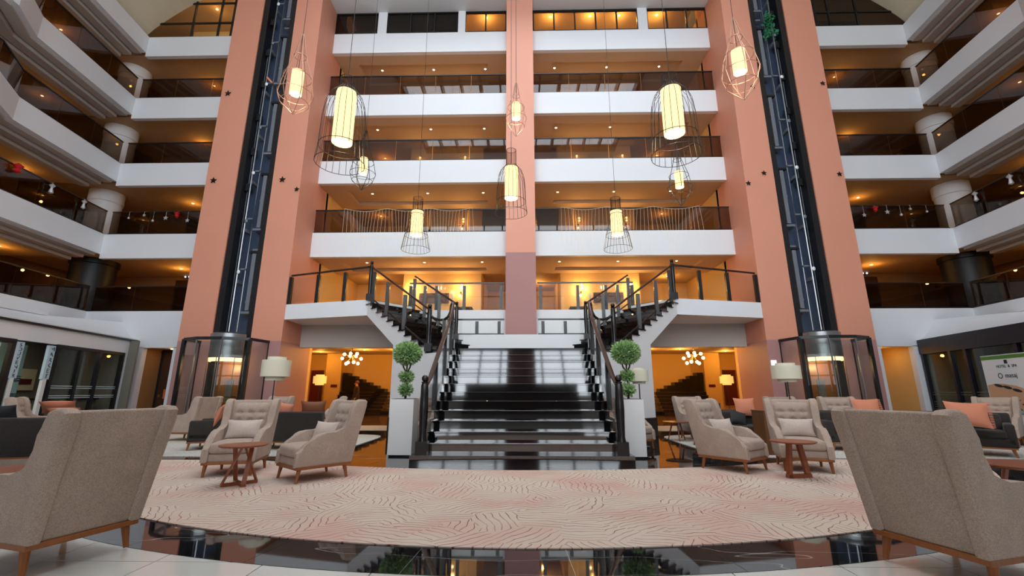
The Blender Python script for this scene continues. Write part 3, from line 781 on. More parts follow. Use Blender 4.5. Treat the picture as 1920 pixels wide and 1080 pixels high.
# banner
bn = thing('roll_up_banner', 'white spa banner with green border and massage photo before the shop front', 'banner', loc=(13.2, 12.6, 0), rz=-math.atan2(0.2, 1))
def pl(name, y0, y1, z0, z1, mat, x=0.0, t=0.012): return MB().box(x-t, x, -y1, -y0, z0, z1).build(name, mat, bn)
pl('sheet', -0.45, 2.0, 0.35, 2.2, 'paper_white', 0.0, 0.02)
pl('green_border', -0.45, 2.0, 2.08, 2.18, 'print_green', -0.02, 0.004); pl('green_border', -0.45, 2.0, 0.62, 0.655, 'print_green', -0.02, 0.004)
pl('base', -0.45, 2.0, 0.0, 0.35, 'steel', 0.05, 0.16)
pl('emblem', 0.30, 0.40, 1.95, 2.05, 'print_dark', -0.02, 0.004)
def ptx(txt, y, z, size, name='lettering'):
    text_mesh(txt, size, 0.002, 'print_dark', bn, name, (-0.024, -y, z), (PI/2, 0, -PI/2))
ptx('HOTEL  &  SPA', 0.35, 1.85, 0.1); ptx('masaj', 0.42, 1.58, 0.17)
MB().lathe([(0.055, 0), (0.075, 0), (0.075, 0.004), (0.055, 0.004), (0.055, 0)], 16).build('ring_mark', 'print_dark', bn, loc=(-0.02, -0.08, 1.63)).rotation_euler = (0, -PI/2, 0)
def shape(name, pts, mat, x=-0.022):
    MB().extr([(x, -y, z) for y, z in pts], (-0.003, 0, 0)).build(name, mat, bn)
shape('printed_shoulder', [(-0.42, 1.38), (-0.2, 1.42), (0.1, 1.42), (0.5, 1.36), (0.8, 1.25), (1.0, 1.1), (0.9, 0.95), (0.6, 0.9), (0.2, 0.92), (-0.1, 0.95), (-0.42, 1.0)], 'print_skin')
shape('printed_hair', [(-0.2, 0.93), (0.2, 0.96), (0.6, 1.0), (0.95, 1.12), (1.2, 1.1), (1.3, 0.8), (0.8, 0.72), (0.2, 0.74)], 'print_dark', -0.026)
for cy, cz in ((-0.05, 1.37), (0.22, 1.32), (0.5, 1.24)):
    shape('printed_stone', [(cy+0.14*math.cos(t), cz+0.04*math.sin(t)-0.03*math.cos(t)) for t in [2*PI*k/12 for k in range(12)]], 'print_dark', -0.026)
shape('printed_face', [(0.75+0.32*math.cos(t), 0.86+0.17*math.sin(t)) for t in [2*PI*k/18 for k in range(18)]], 'print_skin', -0.03)
shape('printed_lips', [(0.62+0.07*math.cos(t), 0.88+0.025*math.sin(t)) for t in [2*PI*k/10 for k in range(10)]], 'red_panel', -0.034)
shape('printed_towel', [(-0.45, 0.67), (2.0, 0.67), (2.0, 0.74), (-0.45, 0.82)], 'print_blue', -0.024)

# ================================================================== RAILINGS
def rail_run(root, pts, z0, h, glassmat, post=None, gap=0.06, rail=0.05, panel=None, postmat='black_trim', toprail=True, bot=True):
    """balustrade along a polyline: glass panels, top and bottom rail, optional square posts"""
    for i in range(len(pts)-1):
        a, b = Vector((pts[i][0], pts[i][1], 0)), Vector((pts[i+1][0], pts[i+1][1], 0)); L = (b-a).length; d = (b-a)/L
        m = max(1, round(L/(panel or 1.6)))
        for j in range(m):
            p, q = a+d*(L*j/m+0.01), a+d*(L*(j+1)/m-0.01)
            MB().bar((p.x, p.y, z0+(gap+h-rail)/2), (q.x, q.y, z0+(gap+h-rail)/2), 0.012, h-rail-gap).build('glass_panel', glassmat, root)
        if toprail: MB().bar((a.x, a.y, z0+h-rail/2), (b.x, b.y, z0+h-rail/2), rail*1.1, rail).build('top_rail', postmat, root)
        if bot: MB().bar((a.x, a.y, z0+gap/2), (b.x, b.y, z0+gap/2), 0.06, gap).build('bottom_rail', postmat, root)
        if post:
            for j in range(m+1):
                p = a+d*(L*j/m); MB().box(p.x-post/2, p.x+post/2, p.y-post/2, p.y+post/2, z0, z0+h-0.1).build('post', postmat, root)
for k in range(2, 5):
    for s in (-1, 1):
        a, b = sorted((s*0.56, s*XC))
        r = thing('balcony_railing', 'dark glass railing of the %s between central pier and tower, %s' % (GAL[k], SIDE[s]), 'railing', 'gallery railings', loc=(0, 0, 0))
        rail_run(r, [(a, YF+0.09), (b, YF+0.09)], FL[k], 1.0, 'rail_glass_dark', rail=0.04)
for s in (-1, 1):
    for k in range(1, 5):
        r = thing('balcony_railing', 'dark glass railing of the %s in the corner recess, %s' % (GAL[k], SIDE[s]), 'railing', 'gallery railings')
        rail_run(r, [(s*TX1, YF+0.09), (s*16.5, YF+0.09)], FL[k], 1.0, 'rail_glass_dark', rail=0.04)
        r = thing('balcony_railing', 'dark glass railing along the curved %s edge, %s' % (GAL[k], SIDE[s]), 'railing', 'gallery railings')
        rail_run(r, wing_poly(s, 0.09)[:4], FL[k], 1.0, 'rail_glass_dark', rail=0.04)
# mezzanine railing with square posts
for s in (-1, 1):
    r = thing('balcony_railing', 'clear glass mezzanine railing with square black posts, %s of the pier' % SIDE[s], 'railing', 'mezzanine railings')
    pts = [(s*0.62, YF+0.09), (s*4.25, YF+0.09)]
    rail_run(r, pts, FL[1], 1.08, 'rail_glass_clear', rail=0.05, panel=1.21, postmat='black_wood', bot=False)
    for x in (0.75, 2.15, 3.2, 4.2):
        MB().box(s*x-0.055, s*x+0.055, YF+0.04, YF+0.15, FL[1], FL[1]+0.95).build('post', 'black_wood', r)
# ================================================================== GRAND STAIRCASE
HZ = [0.0, 0.14] + [0.14+0.1767*i for i in range(1, 13)]      # tops: platform .. landing
LZ = HZ[13]                                                    # landing height
ST = 0.252; Y1 = 8.16                                          # nosing of the first tread above the platform
SWD = 1.68
gs = thing('grand_staircase', 'polished black granite staircase rising between two topiary planters', 'staircase')
MB().prism([(-1.92, 7.9), (1.92, 7.9), (1.92, 8.5), (-1.92, 8.5)], 0, HZ[1]).build('platform', 'granite_black', gs)
for i in range(2, 14):
    yn = Y1+(i-2)*ST
    last = i == 13
    if not last:
        MB().rbox(-SWD-0.05, SWD+0.05, yn, yn+ST+0.05, HZ[i]-0.035, HZ[i], 0.006, 2).build('tread', 'granite_black', gs)
    MB().box(-SWD, SWD, yn+0.025, yn+0.06, HZ[i-1]-0.001, HZ[i]-0.035).build('riser', 'granite_black', gs)
YL = Y1+11*ST                                                  # front edge of the landing
body = [(Y1+0.05, 0)]
for i in range(2, 14): body += [(Y1+(i-2)*ST+0.05, HZ[i]-0.036), (Y1+(i-1)*ST+0.05, HZ[i]-0.036)]
body += [(YL+0.3, 0)]
MB().extr([(-SWD, y, z) for y, z in body], (2*SWD, 0, 0)).build('stair_body', 'black_trim', gs)
# upper flights splay outwards to the mezzanine
NR = 11; RZ = (FL[1]-LZ)/NR
O2 = Vector((-2.58, 11.85)); T2 = Vector((-5.05, 14.05)); U = (T2-O2).normalized(); LEN = (T2-O2).length; TR = LEN/(NR-1); N = Vector((-U.y, U.x))
if N.y < 0: N = -N
WID = 1.85
def fp(t, w, s): p = O2+U*t+N*w; return (p.x*(-s), p.y)     # s=-1 keeps the left flight, s=1 mirrors it
curve = []
for j in range(7):
    t = j/6.0; curve.append(((1-t)**2*(-1.76)+2*t*(1-t)*(-1.95)+t*t*(-2.58), (1-t)**2*YL+2*t*(1-t)*11.78+t*t*11.85))
land = [(-SWD, YL)] + curve + [(O2+N*WID)[:]] + [(-1.3, 14.2)]
landp = [(p[0], p[1]) for p in land] + [(-p[0], p[1]) for p in land[::-1]]
MB().prism(landp, LZ-0.04, LZ).build('landing', 'granite_black', gs)
MB().prism([(p[0]*0.985, p[1]+0.04) for p in landp], LZ-0.35, LZ-0.041).build('landing_slab', 'white_paint', gs)
for s in (-1, 1):
    n = 1 if s < 0 else 2
    uf = thing('upper_stair_flight', 'upper stair flight with black steps on a white sawtooth stringer, %s' % SIDE[s], 'stairs', 'upper flights')
    for i in range(1, NR+1):
        t0 = (i-1)*TR; z = LZ+i*RZ
        P = [fp(t0+0.03, 0.0, s), fp(t0+0.03, WID, s), fp(t0+0.06, WID, s), fp(t0+0.06, 0.0, s)]
        MB().prism(P, z-RZ, z-0.03).build('riser', 'granite_black', uf)
        if i < NR:
            P = [fp(t0, -0.05, s), fp(t0, WID+0.03, s), fp(t0+TR+0.04, WID+0.03, s), fp(t0+TR+0.04, -0.05, s)]
            MB().prism(P, z-0.03, z).build('tread', 'granite_black', uf)
    # outer stringer wall: sawtooth top, sloping underside, standing on the floor next to the landing
    for w0, nm in ((0.0, 'stringer'), (WID-0.12, 'inner_stringer')):
        pts = []
        for i in range(1, NR+1):
            t0 = (i-1)*TR+0.05; pts += [(t0, LZ+(i-1)*RZ-0.03), (t0, LZ+i*RZ-0.03)]
        pts.append((LEN+0.25, FL[1]-0.03))
        if nm == 'stringer': low = [(LEN+0.25, FL[1]-0.55), (LEN, FL[1]-0.55), (1.62, 2.55), (1.62, 0.0), (-0.6, 0.0), (-0.6, LZ-0.05), (0.05, LZ-0.05)]
        else: low = [(LEN+0.25, FL[1]-0.55), (LEN, FL[1]-0.55), (0.6, LZ-0.3), (0.05, LZ-0.3)]
        V = [fp(t, w0, s)+(z,) for t, z in pts+low]
        q0, q1 = fp(0, 0, s), fp(0, 0.12, s)
        MB().extr(V, (q1[0]-q0[0], q1[1]-q0[1], 0)).build(nm, 'white_paint', uf)
    # soffit of the flight
    V = [fp(1.62, 0.12, s)+(2.55,), fp(LEN, 0.12, s)+(FL[1]-0.55,), fp(LEN, WID-0.12, s)+(FL[1]-0.55,), fp(1.62, WID-0.12, s)+(2.55,)]
    MB().extr(V, (0, 0, 0.06)).build('soffit', 'white_paint', uf)
    # black skirting at the foot of the stringer wall
    P = [fp(1.64, -0.03, s), fp(0.1, -0.03, s), fp(0.1, 0.0, s), fp(1.64, 0.0, s)]
    MB().prism(P, 0.0, 0.5).build('skirting', 'black_trim', uf)
    # white wall below the curved landing edge
    cw = [(p[0]*(-s), p[1]+0.05) for p in curve]
    V = []; F = []
    for p in cw: V += [(p[0], p[1], 0), (p[0], p[1], LZ-0.04)]
    for j in range(len(cw)-1): F.append((2*j, 2*j+2, 2*j+3, 2*j+1))
    w = MB(); w.add(V, F); w.build('landing_wall', 'white_paint', uf)
    # side wall of the lower flight
    a, b = sorted((s*(SWD+0.0), s*(SWD+0.05)))
    MB().extr([(a, y, z) for y, z in body], (b-a, 0, 0)).build('side_string', 'granite_black', uf)
    # bridge from the flight to the mezzanine
    br = struct(MB().prism([(-s*x, y) for x, y in ((-8.3, 14.85), (T2.x, T2.y), ((T2+N*WID).x, (T2+N*WID).y), (-4.1, YF), (-8.3, YF))], FL[1]-0.55, FL[1]-0.02).build('slab_bridge_%d' % n, 'white_paint'), 'white bridge slab between upper flight and tower, %s' % SIDE[s])
    MB().prism([(-s*x, y) for x, y in ((-8.2, 14.93), (T2.x, T2.y+0.08), ((T2+N*WID).x, (T2+N*WID).y), (-4.1, YF+0.2), (-8.2, YF+0.2))], FL[1]-0.02, FL[1]).build('bridge_paving', 'granite_black', br)
    # -------- balustrades
    RB_ = thing('stair_balustrade', 'lower stair balustrade with ball-topped newel and glass, %s' % SIDE[s], 'balustrade', 'lower stair balustrades')
    X = s*1.74
    def turned(mb, x, y, z0, z1, w=0.075, ball=True):
        mb.box(x-w*1.35, x+w*1.35, y-w*1.35, y+w*1.35, z0, z0+0.22)
        mb.lathe([(w*1.0, 0.22), (w*0.85, 0.30), (w*0.95, 0.55), (w*1.05, 0.75), (w*0.9, z1-z0-0.06), (w*0.7, z1-z0-0.03), (w*0.9, z1-z0)], 12, (x, y, z0))
        if ball: mb.sphere((x, y, z1+w*0.75), w*0.85, 12, 8)
        return mb
    turned(MB(), X, 8.05, HZ[1], 1.38).build('newel', 'black_wood', RB_, smooth=True)
    path = [(X, 8.1, 1.30), (X, 8.5, 1.47), (X, 9.4, 2.10), (X, 10.3, 2.72), (X, 10.62, 2.95), (X, 10.85, 3.25), (X, 11.0, 3.42)]
    MB().tube(path, 0.045, 10).build('handrail', 'rail_wood', RB_, smooth=True)
    prev = 8.1
    for i, yp in ((5, 9.0), (9, 10.0), (12, 10.78)):
        zb = HZ[i]; zt = 1.47+(yp-8.5)*0.692 if yp < 10.5 else 3.0
        MB().box(X-0.045, X+0.045, yp-0.045, yp+0.045, zb, zt-0.03).build('post', 'black_wood', RB_)
        za = 0.14+(prev-8.1)*0.70+0.12; zc = 0.14+(yp-8.1)*0.70+0.12
        V = [(X, prev+0.06, za+0.1), (X, yp-0.06, zc+0.1), (X, yp-0.06, zt-0.1), (X, prev+0.06, 1.47+(prev-8.5)*0.692-0.12)]
        MB().extr(V, (0.01, 0, 0)).build('glass_panel', 'rail_glass_clear', RB_)
        prev = yp
    UB = thing('stair_balustrade', 'upper flight balustrade of black posts, glass and sloping rail, %s' % SIDE[s], 'balustrade', 'upper stair balustrades')
    def pv(t, w): return fp(t, w, s)
    for w in (0.04, WID-0.06):
        z_at = lambda t: LZ + t/TR*RZ + RZ
        b = pv(-0.05, w); zt0 = LZ+1.15
        e = pv(LEN, w); zt1 = FL[1]+1.12
        if w < 1: turned(MB(), b[0], b[1], LZ, LZ+1.2, 0.07).build('newel', 'black_wood', UB, smooth=True); turned(MB(), e[0], e[1], FL[1]-0.05, FL[1]+1.22, 0.065).build('newel', 'black_wood', UB, smooth=True)
        else: turned(MB(), *pv(0.9, w), LZ+0.5, LZ+1.68, 0.06).build('newel', 'black_wood', UB, smooth=True)
        t_in = -0.05 if w < 1 else 0.9
        bb = pv(t_in, w); zz0 = zt0 + (t_in+0.05)/(LEN+0.05)*(zt1-zt0)
        MB().tube([bb+(zz0,), e+(zt1,)], 0.035, 8).build('handrail', 'rail_wood', UB, smooth=True)
        ts_ = [t_in, LEN*0.36, LEN*0.66, LEN*0.93] if w < 1 else [t_in, LEN*0.55, LEN*0.8, LEN]
        for i in range(len(ts_)):
            t = ts_[i]; p = pv(t, w); zt = zt0+(t+0.05)/(LEN+0.05)*(zt1-zt0)
            if i: MB().box(p[0]-0.05, p[0]+0.05, p[1]-0.05, p[1]+0.05, z_at(t)-RZ*0.8, zt-0.1).build('post', 'black_wood', UB)
            if i:
                q = pv(ts_[i-1], w); zq = zt0+(ts_[i-1]+0.05)/(LEN+0.05)*(zt1-zt0)
                V = [q+(zq-1.0,), p+(zt-1.0,), p+(zt-0.08,), q+(zq-0.08,)]
                MB().extr(V, (0, 0.01, 0)).build('glass_panel', 'rail_glass_clear', UB)
                MB().bar(q+(zq-1.02,), p+(zt-1.02,), 0.03, 0.04).build('bottom_rail', 'black_wood', UB)
    # curved balustrade of the landing edge
    CBL = thing('stair_balustrade', 'curved glass balustrade on the landing edge with dipping rail, %s' % SIDE[s], 'balustrade', 'landing edge balustrades')
    cp = [(p[0]*(-s), p[1]) for p in curve]
    MB().tube([(p[0], p[1], 3.42-0.28*math.sin(PI*min(1, j/6.0*1.0))**0.7-0.10*j/6) for j, p in enumerate(cp)], 0.035, 8).build('handrail', 'black_wood', CBL, smooth=True)
    V = []; F = []
    for j, p in enumerate(cp): V += [(p[0], p[1], LZ+0.04), (p[0], p[1], 3.36-0.28*math.sin(PI*j/6.0)**0.7-0.10*j/6)]
    for j in range(6): F.append((2*j, 2*j+2, 2*j+3, 2*j+1))
    MB().add(V, F).build('glass_panel', 'rail_glass_clear', CBL)
    MB().tube([(p[0], p[1], LZ+0.03) for p in cp], 0.03, 8).build('bottom_rail', 'black_wood', CBL, smooth=True)
    turned(MB(), cp[0][0], cp[0][1], LZ, 3.35, 0.065, False).build('newel', 'black_wood', CBL, smooth=True)
    MB().box(cp[3][0]-.04, cp[3][0]+.04, cp[3][1]-.04, cp[3][1]+.04, LZ, 3.1).build('post', 'black_wood', CBL)
    # bridge balustrade
    BB = thing('bridge_balustrade', 'bridge balustrade of black posts and clear glass beside the tower, %s' % SIDE[s], 'balustrade', 'bridge balustrades')
    q0 = (-s*-8.15, 14.9); q1 = (-s*T2.x, T2.y+0.03)
    for f0, f1 in ((0, .36), (.36, .7), (.7, 1)):
        a = (q0[0]+(q1[0]-q0[0])*f0, q0[1]+(q1[1]-q0[1])*f0); b = (q0[0]+(q1[0]-q0[0])*f1, q0[1]+(q1[1]-q0[1])*f1)
        MB().bar(a+(FL[1]+0.5,), b+(FL[1]+0.5,), 0.012, 0.86).build('glass_panel', 'rail_glass_clear', BB)
        MB().box(a[0]-.055, a[0]+.055, a[1]-.055, a[1]+.055, FL[1]-0.03, FL[1]+0.98).build('post', 'black_wood', BB)
    MB().tube([q0+(FL[1]+1.04,), q1+(FL[1]+1.12,)], 0.035, 8).build('handrail', 'rail_wood', BB, smooth=True)
# parapet at the back of the landing
pw = struct(MB().box(-2.5, 2.5, 14.2, 14.35, LZ-0.3, 3.02).build('wall_parapet', 'white_paint'), 'white parapet at the back of the landing')
for s in (-1, 1):
    r = thing('parapet_rail', 'short black-post rail on the white landing parapet, %s' % SIDE[s], 'railing', 'parapet rails')
    a, b = sorted((s*0.56, s*2.45))
    MB().box(a, b, 14.22, 14.30, 3.02, 3.06).build('bottom_rail', 'black_wood', r)
    MB().box(a, b, 14.23, 14.29, 3.50, 3.55).build('top_rail', 'black_wood', r)
    MB().box(a, b, 14.255, 14.265, 3.06, 3.5).build('glass_panel', 'rail_glass_clear', r)
    for x in (0.72, 1.45, 2.2): MB().box(s*x-.05, s*x+.05, 14.21, 14.31, 3.04, 3.46).build('post', 'black_wood', r)

# ------------------------------------------------------------------ dark stairs at the back of the hall
for s in (-1, 1):
    hs = thing('hall_staircase', 'dark wooden back stairs climbing sideways in the amber hall, %s' % SIDE[s], 'staircase', 'hall staircases')
    for i in range(7):
        a, b = sorted((s*7.25, s*9.95)); MB().box(a, b, 23.1+i*0.22, 24.9, i*0.172, (i+1)*0.172-0.03).build('step', 'black_wood', hs)
        MB().box(a, b, 23.07+i*0.22, 23.35+i*0.22, (i+1)*0.172-0.03, (i+1)*0.172).build('tread', 'granite_black', hs)
    for i in range(6):
        a, b = sorted((s*(7.55+i*0.42), s*9.95)); MB().box(a, b, 24.66, 25.28, 1.2+i*0.172, 1.2+(i+1)*0.172).build('step', 'black_wood', hs)
# ================================================================== FURNITURE
# wing armchair, built once; local front is -y
def make_chair():
    c = thing('wing_armchair', '', 'armchair', 'beige wing armchairs')
    flare = lambda v: Vector((v.x + (0.035*max(0, (v.z-0.45))/0.6)*(1 if v.x > 0 else -1)*(abs(v.x)/0.36), v.y, v.z))
    lean = lambda y, z: y + 0.165*(z-0.2)/0.86
    prof = [(0.37, 0.20), (lean(0.37, 0.98), 0.98), (0.538, 1.045), (0.50, 1.075), (0.42, 1.08), (0.355, 1.055), (0.32, 0.99), (0.295, 0.90), (0.278, 0.80),
            (0.262, 0.715), (0.24, 0.665), (0.19, 0.637), (0.08, 0.630), (-0.04, 0.628), (-0.14, 0.618), (-0.20, 0.588), (-0.245, 0.535), (-0.285, 0.475), (-0.33, 0.432), (-0.385, 0.41), (-0.425, 0.38), (-0.435, 0.20)]
    for sx in (-1, 1):
        a, b = sorted((sx*0.262, sx*0.362))
        MB().panel(prof, a, b, 0.028, 4, flare).build('side_wing', 'linen', c, smooth=True)
    # back: outer flat panel and tufted inner pad
    def bk(v): return flare(Vector((v.x, lean(v.y, v.z), v.z)))
    MB().rbox(-0.275, 0.275, 0.25, 0.352, 0.20, 1.06, 0.02, 3, bk).build('back_panel', 'linen', c, smooth=True)
    bm = bmesh.new(); nx, nz = 28, 32
    btn = [(x, z) for z in (0.86, 0.74) for x in (-0.155, 0.0, 0.155)]
    def dep(x, z):
        e = 0.075*(1-abs(x/0.272)**6)*(1-abs((z-0.72)/0.32)**8)
        for bx_, bz in btn:
            d = math.hypot((x-bx_), (z-bz)); e -= 0.034*math.exp(-(d/0.035)**2)
        for bz in (0.86, 0.74): e -= 0.010*math.exp(-((z-bz)/0.018)**2)*(1 if abs(x) < 0.25 else 0)
        return e
    vs = [[bm.verts.new((0,0,0)) for _ in range(nz+1)] for _ in range(nx+1)]
    for i in range(nx+1):
        for j in range(nz+1):
            x = -0.272+0.544*i/nx; z = 0.41+0.625*j/nz
            v = Vector((x, 0.285-max(0, dep(x, z)), z)); v.y = lean(v.y, v.z); vs[i][j].co = flare(v)
    for i in range(nx):
        for j in range(nz): bm.faces.new((vs[i][j], vs[i+1][j], vs[i+1][j+1], vs[i][j+1]))
    pad = MB().frombm(bm).build('back_cushion', 'linen', c, smooth=True)
    for bx_, bz in btn:
        p = flare(Vector((bx_, lean(0.285-dep(bx_, bz)-0.004, bz), bz)))
        MB().sphere(p, 0.014, 8, 6, (1, .6, 1)).build('button', 'linen', pad, smooth=True)
    MB().rbox(-0.28, 0.28, -0.40, 0.30, 0.20, 0.315, 0.02, 2).build('seat_base', 'linen', c, smooth=True)
    def puff(v):
        f = max(0, 1-(v.x/0.32)**4)*max(0, 1-((v.y+0.06)/0.40)**4)
        return Vector((v.x, v.y, v.z + (0.03*f if v.z > 0.40 else 0)))
    MB().rbox(-0.268, 0.268, -0.435, 0.26, 0.315, 0.455, 0.045, 4, puff, 3).build('seat_cushion', 'linen', c, smooth=True)
    MB().rbox(-0.345, 0.345, -0.415, 0.365, 0.165, 0.205, 0.006, 2).build('plinth', 'leg_wood', c)
    for sx in (-1, 1):
        for yy, lean_y in ((-0.355, -0.03), (0.285, 0.04)):
            MB().tube([(sx*0.30, yy, 0.17), (sx*0.31, yy+lean_y, 0.0)], [0.030, 0.018], 8).build('leg', 'leg_wood', c, smooth=True)
    return c
CH = make_chair()
def pillow(name, mat, w, h, t, label, cat, group, loc, rot, fringe=False):
    bm = bmesh.new(); n = 14; g = [[None]*(n+1) for _ in range(n+1)]; g2 = [[None]*(n+1) for _ in range(n+1)]
    for i in range(n+1):
        for j in range(n+1):
            u, v = -1+2*i/n, -1+2*j/n
            k = (1-u*u)**0.55*(1-v*v)**0.55 if abs(u) < 1 and abs(v) < 1 else 0
            px = u*w/2*(1-0.10*(1-v*v)); pz = v*h/2*(1-0.10*(1-u*u))
            g[i][j] = bm.verts.new((px, -t/2*k, pz))
            g2[i][j] = bm.verts.new((px, t/2*k, pz)) if k > 0 else g[i][j]
    for i in range(n):
        for j in range(n):
            bm.faces.new((g[i][j], g[i+1][j], g[i+1][j+1], g[i][j+1]))
            q = (g2[i][j+1], g2[i+1][j+1], g2[i+1][j], g2[i][j])
            if len(set(q)) >= 3:
                try: bm.faces.new(list(dict.fromkeys(q)))
                except ValueError: pass
    o = MB().frombm(bm).build(name, mat, None, smooth=True); o.location = loc; o.rotation_euler = rot
    if fringe:
        f = MB()
        for k in range(16):
            zz = -h/2*0.9+h*0.9*k/15; f.box(w/2-0.02, w/2+0.03, -0.004, 0.004, zz-0.006, zz+0.006)
        f.build('fringe', mat, o)
    return tag(o, label, cat, group)
chair_no = [0]
def put_chair(x, y, face, label, cushion=None):
    r = CH if chair_no[0] == 0 else copy_tree(CH)
    chair_no[0] += 1
    rz = math.atan2(face[1], face[0]) + PI/2
    r.location = (x, y, 0.012); r.rotation_euler = (0, 0, rz); r['label'] = label
    if cushion:
        R = Matrix.Rotation(rz, 4, 'Z'); p = R @ Vector((cushion[0], 0.10+cushion[1], 0.605))
        pillow('lumbar_cushion', 'linen_cushion', 0.50, 0.29, 0.15, cushion[2], 'cushion', 'cream lumbar cushions', (x+p.x, y+p.y, p.z+0.03), (-0.32, 0, rz+cushion[3]))
put_chair(-3.51, 3.54, (-.965, .263), 'beige wing armchair in the near corner, its plain back seen, before the market shop')
put_chair(3.06, 3.42, (.957, .285), 'beige wing armchair in the near corner, its plain back seen, before the spa banner')
put_chair(-4.36, 7.05, (.26, -.97), 'tufted beige wing armchair facing the camera behind the four-legged round side table', (0.0, 0, 'cream lumbar cushion propped upright in the armchair behind the four-legged table', 0))
put_chair(-2.98, 6.68, (-.66, -.75), 'beige wing armchair turned side-on beside the pink carpet, near the open-sided table', (0.03, -0.02, 'cream lumbar cushion in the side-on armchair on the market-shop side', 0.2))
put_chair(3.36, 7.52, (.62, -.78), 'beige wing armchair turned side-on before the dark sofa with charcoal cushions', (-0.02, -0.02, 'cream lumbar cushion in the side-on armchair on the poster side', -0.2))
put_chair(4.50, 7.55, (-.36, -.93), 'tufted beige wing armchair facing the camera beside the wooden cube table', (0.0, 0, 'cream lumbar cushion in the armchair beside the wooden cube', 0))
put_chair(-8.55, 11.6, (-.95, .1), 'beige wing armchair with folded tissue, seen from the side before the lift enclosure')
put_chair(-6.9, 12.2, (-.3, -.95), 'beige wing armchair mostly hidden behind the salmon cushion, before the lift')
put_chair(-5.2, 11.9, (-.92, -.38), 'beige wing armchair beyond the brown cushion, side-on before the amber hall', (0, -0.02, 'small cream cushion in the armchair before the amber hall', 0.2))
put_chair(-11.25, 10.4, (.75, .5), 'beige wing armchair with its back to the market sign')
put_chair(4.6, 12.0, (.2, -.98), 'beige wing armchair whose top shows over the side-on chair, before the amber hall')
put_chair(6.6, 11.2, (.1, -1), 'beige wing armchair whose top shows under the floor lamp by the lift')
put_chair(7.75, 11.0, (-.2, -.98), 'beige wing armchair rising beside the salmon cushion before the lift enclosure')
put_chair(11.1, 10.9, (-.8, -.6), 'beige wing armchair before the massage photo of the banner')
put_chair(-2.25, 9.75, (-.6, -.8), 'beige armchair half hidden behind the stair newel, market-shop side')
put_chair(2.35, 10.1, (.6, -.8), 'beige armchair half hidden behind the white planter, poster side')
put_chair(-5.35, 4.0, (.9, .5), 'beige wing armchair cut by the photo edge beyond the walnut table')

# dark lounge sofa; local front -y
def make_sofa(w, label, loc, face):
    c = thing('lounge_sofa', label, 'sofa', 'charcoal lounge sofas', loc=loc, rz=math.atan2(face[1], face[0])+PI/2)
    MB().rbox(-w/2, w/2, -0.40, 0.42, 0.17, 0.33, 0.02, 2).build('seat_base', 'charcoal', c, smooth=True)
    MB().rbox(-w/2+0.12, w/2-0.12, -0.43, 0.28, 0.33, 0.47, 0.04, 3).build('seat_cushion', 'charcoal', c, smooth=True)
    bkf = lambda v: Vector((v.x, v.y+0.10*(v.z-0.2)/0.6, v.z))
    MB().rbox(-w/2, w/2, 0.26, 0.42, 0.19, 0.78, 0.04, 3, bkf).build('backrest', 'charcoal', c, smooth=True)
    MB().rbox(-w/2+0.13, w/2-0.13, 0.12, 0.28, 0.45, 0.76, 0.05, 3, bkf).build('back_cushion', 'charcoal', c, smooth=True)
    for sx in (-1, 1):
        a, b = sorted((sx*w/2, sx*(w/2-0.14)))
        MB().rbox(a, b, -0.40, 0.40, 0.2, 0.60, 0.04, 3).build('armrest', 'charcoal', c, smooth=True)
        for yy in (-0.36, 0.36): MB().tube([(sx*(w/2-0.09), yy, 0.17), (sx*(w/2-0.05), yy*1.05, 0)], [0.028, 0.016], 8).build('leg', 'leg_wood', c, smooth=True)
    MB().box(-w/2+0.02, w/2-0.02, -0.40, 0.40, 0.14, 0.17).build('plinth', 'leg_wood', c)
    return c
make_sofa(0.95, 'charcoal lounge armchair facing the market, salmon cushion on it', (-6.75, 10.0, 0.012), (-.93, -.35))
make_sofa(1.55, 'charcoal sofa seen from behind with a brown cushion', (-4.95, 10.0, 0.012), (.05, 1))
make_sofa(1.7, 'charcoal sofa seen from behind, beyond the near armchair by the market', (-8.45, 7.6, 0.012), (-.3, .95))
make_sofa(1.6, 'charcoal sofa with charcoal and salmon cushions behind the side-on armchair', (4.75, 10.4, 0.012), (.1, -1))
make_sofa(1.5, 'charcoal sofa with a large salmon cushion before the spa shop', (8.9, 9.5, 0.012), (-.7, -.72))
make_sofa(1.4, 'charcoal sofa with a salmon cushion below the lift enclosure, poster side', (7.2, 10.0, 0.012), (-.2, -1))
P5 = 'salmon cushions'
pillow('scatter_cushion', 'salmon_cushion', .46, .46, .16, 'salmon cushion on the charcoal armchair before the lift', 'cushion', P5, (-6.55, 9.75, .72), (-.3, .12, -1.1), True)
pillow('scatter_cushion', 'salmon_cushion', .42, .42, .16, 'salmon cushion peeking beside the tufted armchair wing', 'cushion', P5, (-5.25, 9.9, .78), (.3, .2, .1))
pillow('scatter_cushion', 'brown_cushion', .55, .42, .16, 'brown leather cushion standing on the sofa back', 'cushion', 'brown cushions', (-4.72, 10.2, .80), (.2, 0, .15))
pillow('scatter_cushion', 'salmon_cushion', .5, .42, .16, 'salmon cushion lying beyond the near armchair by the market', 'cushion', P5, (-8.1, 7.95, .80), (.9, 0, .3))
pillow('scatter_cushion', 'salmon_cushion', .5, .42, .16, 'upper salmon cushion of the pair before the market glazing', 'cushion', P5, (-8.55, 8.2, .92), (1.0, 0, .6))
pillow('scatter_cushion', 'dark_cushion', .45, .42, .16, 'charcoal cushion on the sofa before the market sign', 'cushion', 'charcoal cushions', (-9.0, 7.7, .80), (.5, 0, .3))
pillow('scatter_cushion', 'dark_cushion', .50, .46, .16, 'charcoal square cushion on the sofa behind the side-on armchair', 'cushion', 'charcoal cushions', (4.35, 10.45, .73), (-.3, 0, .1))
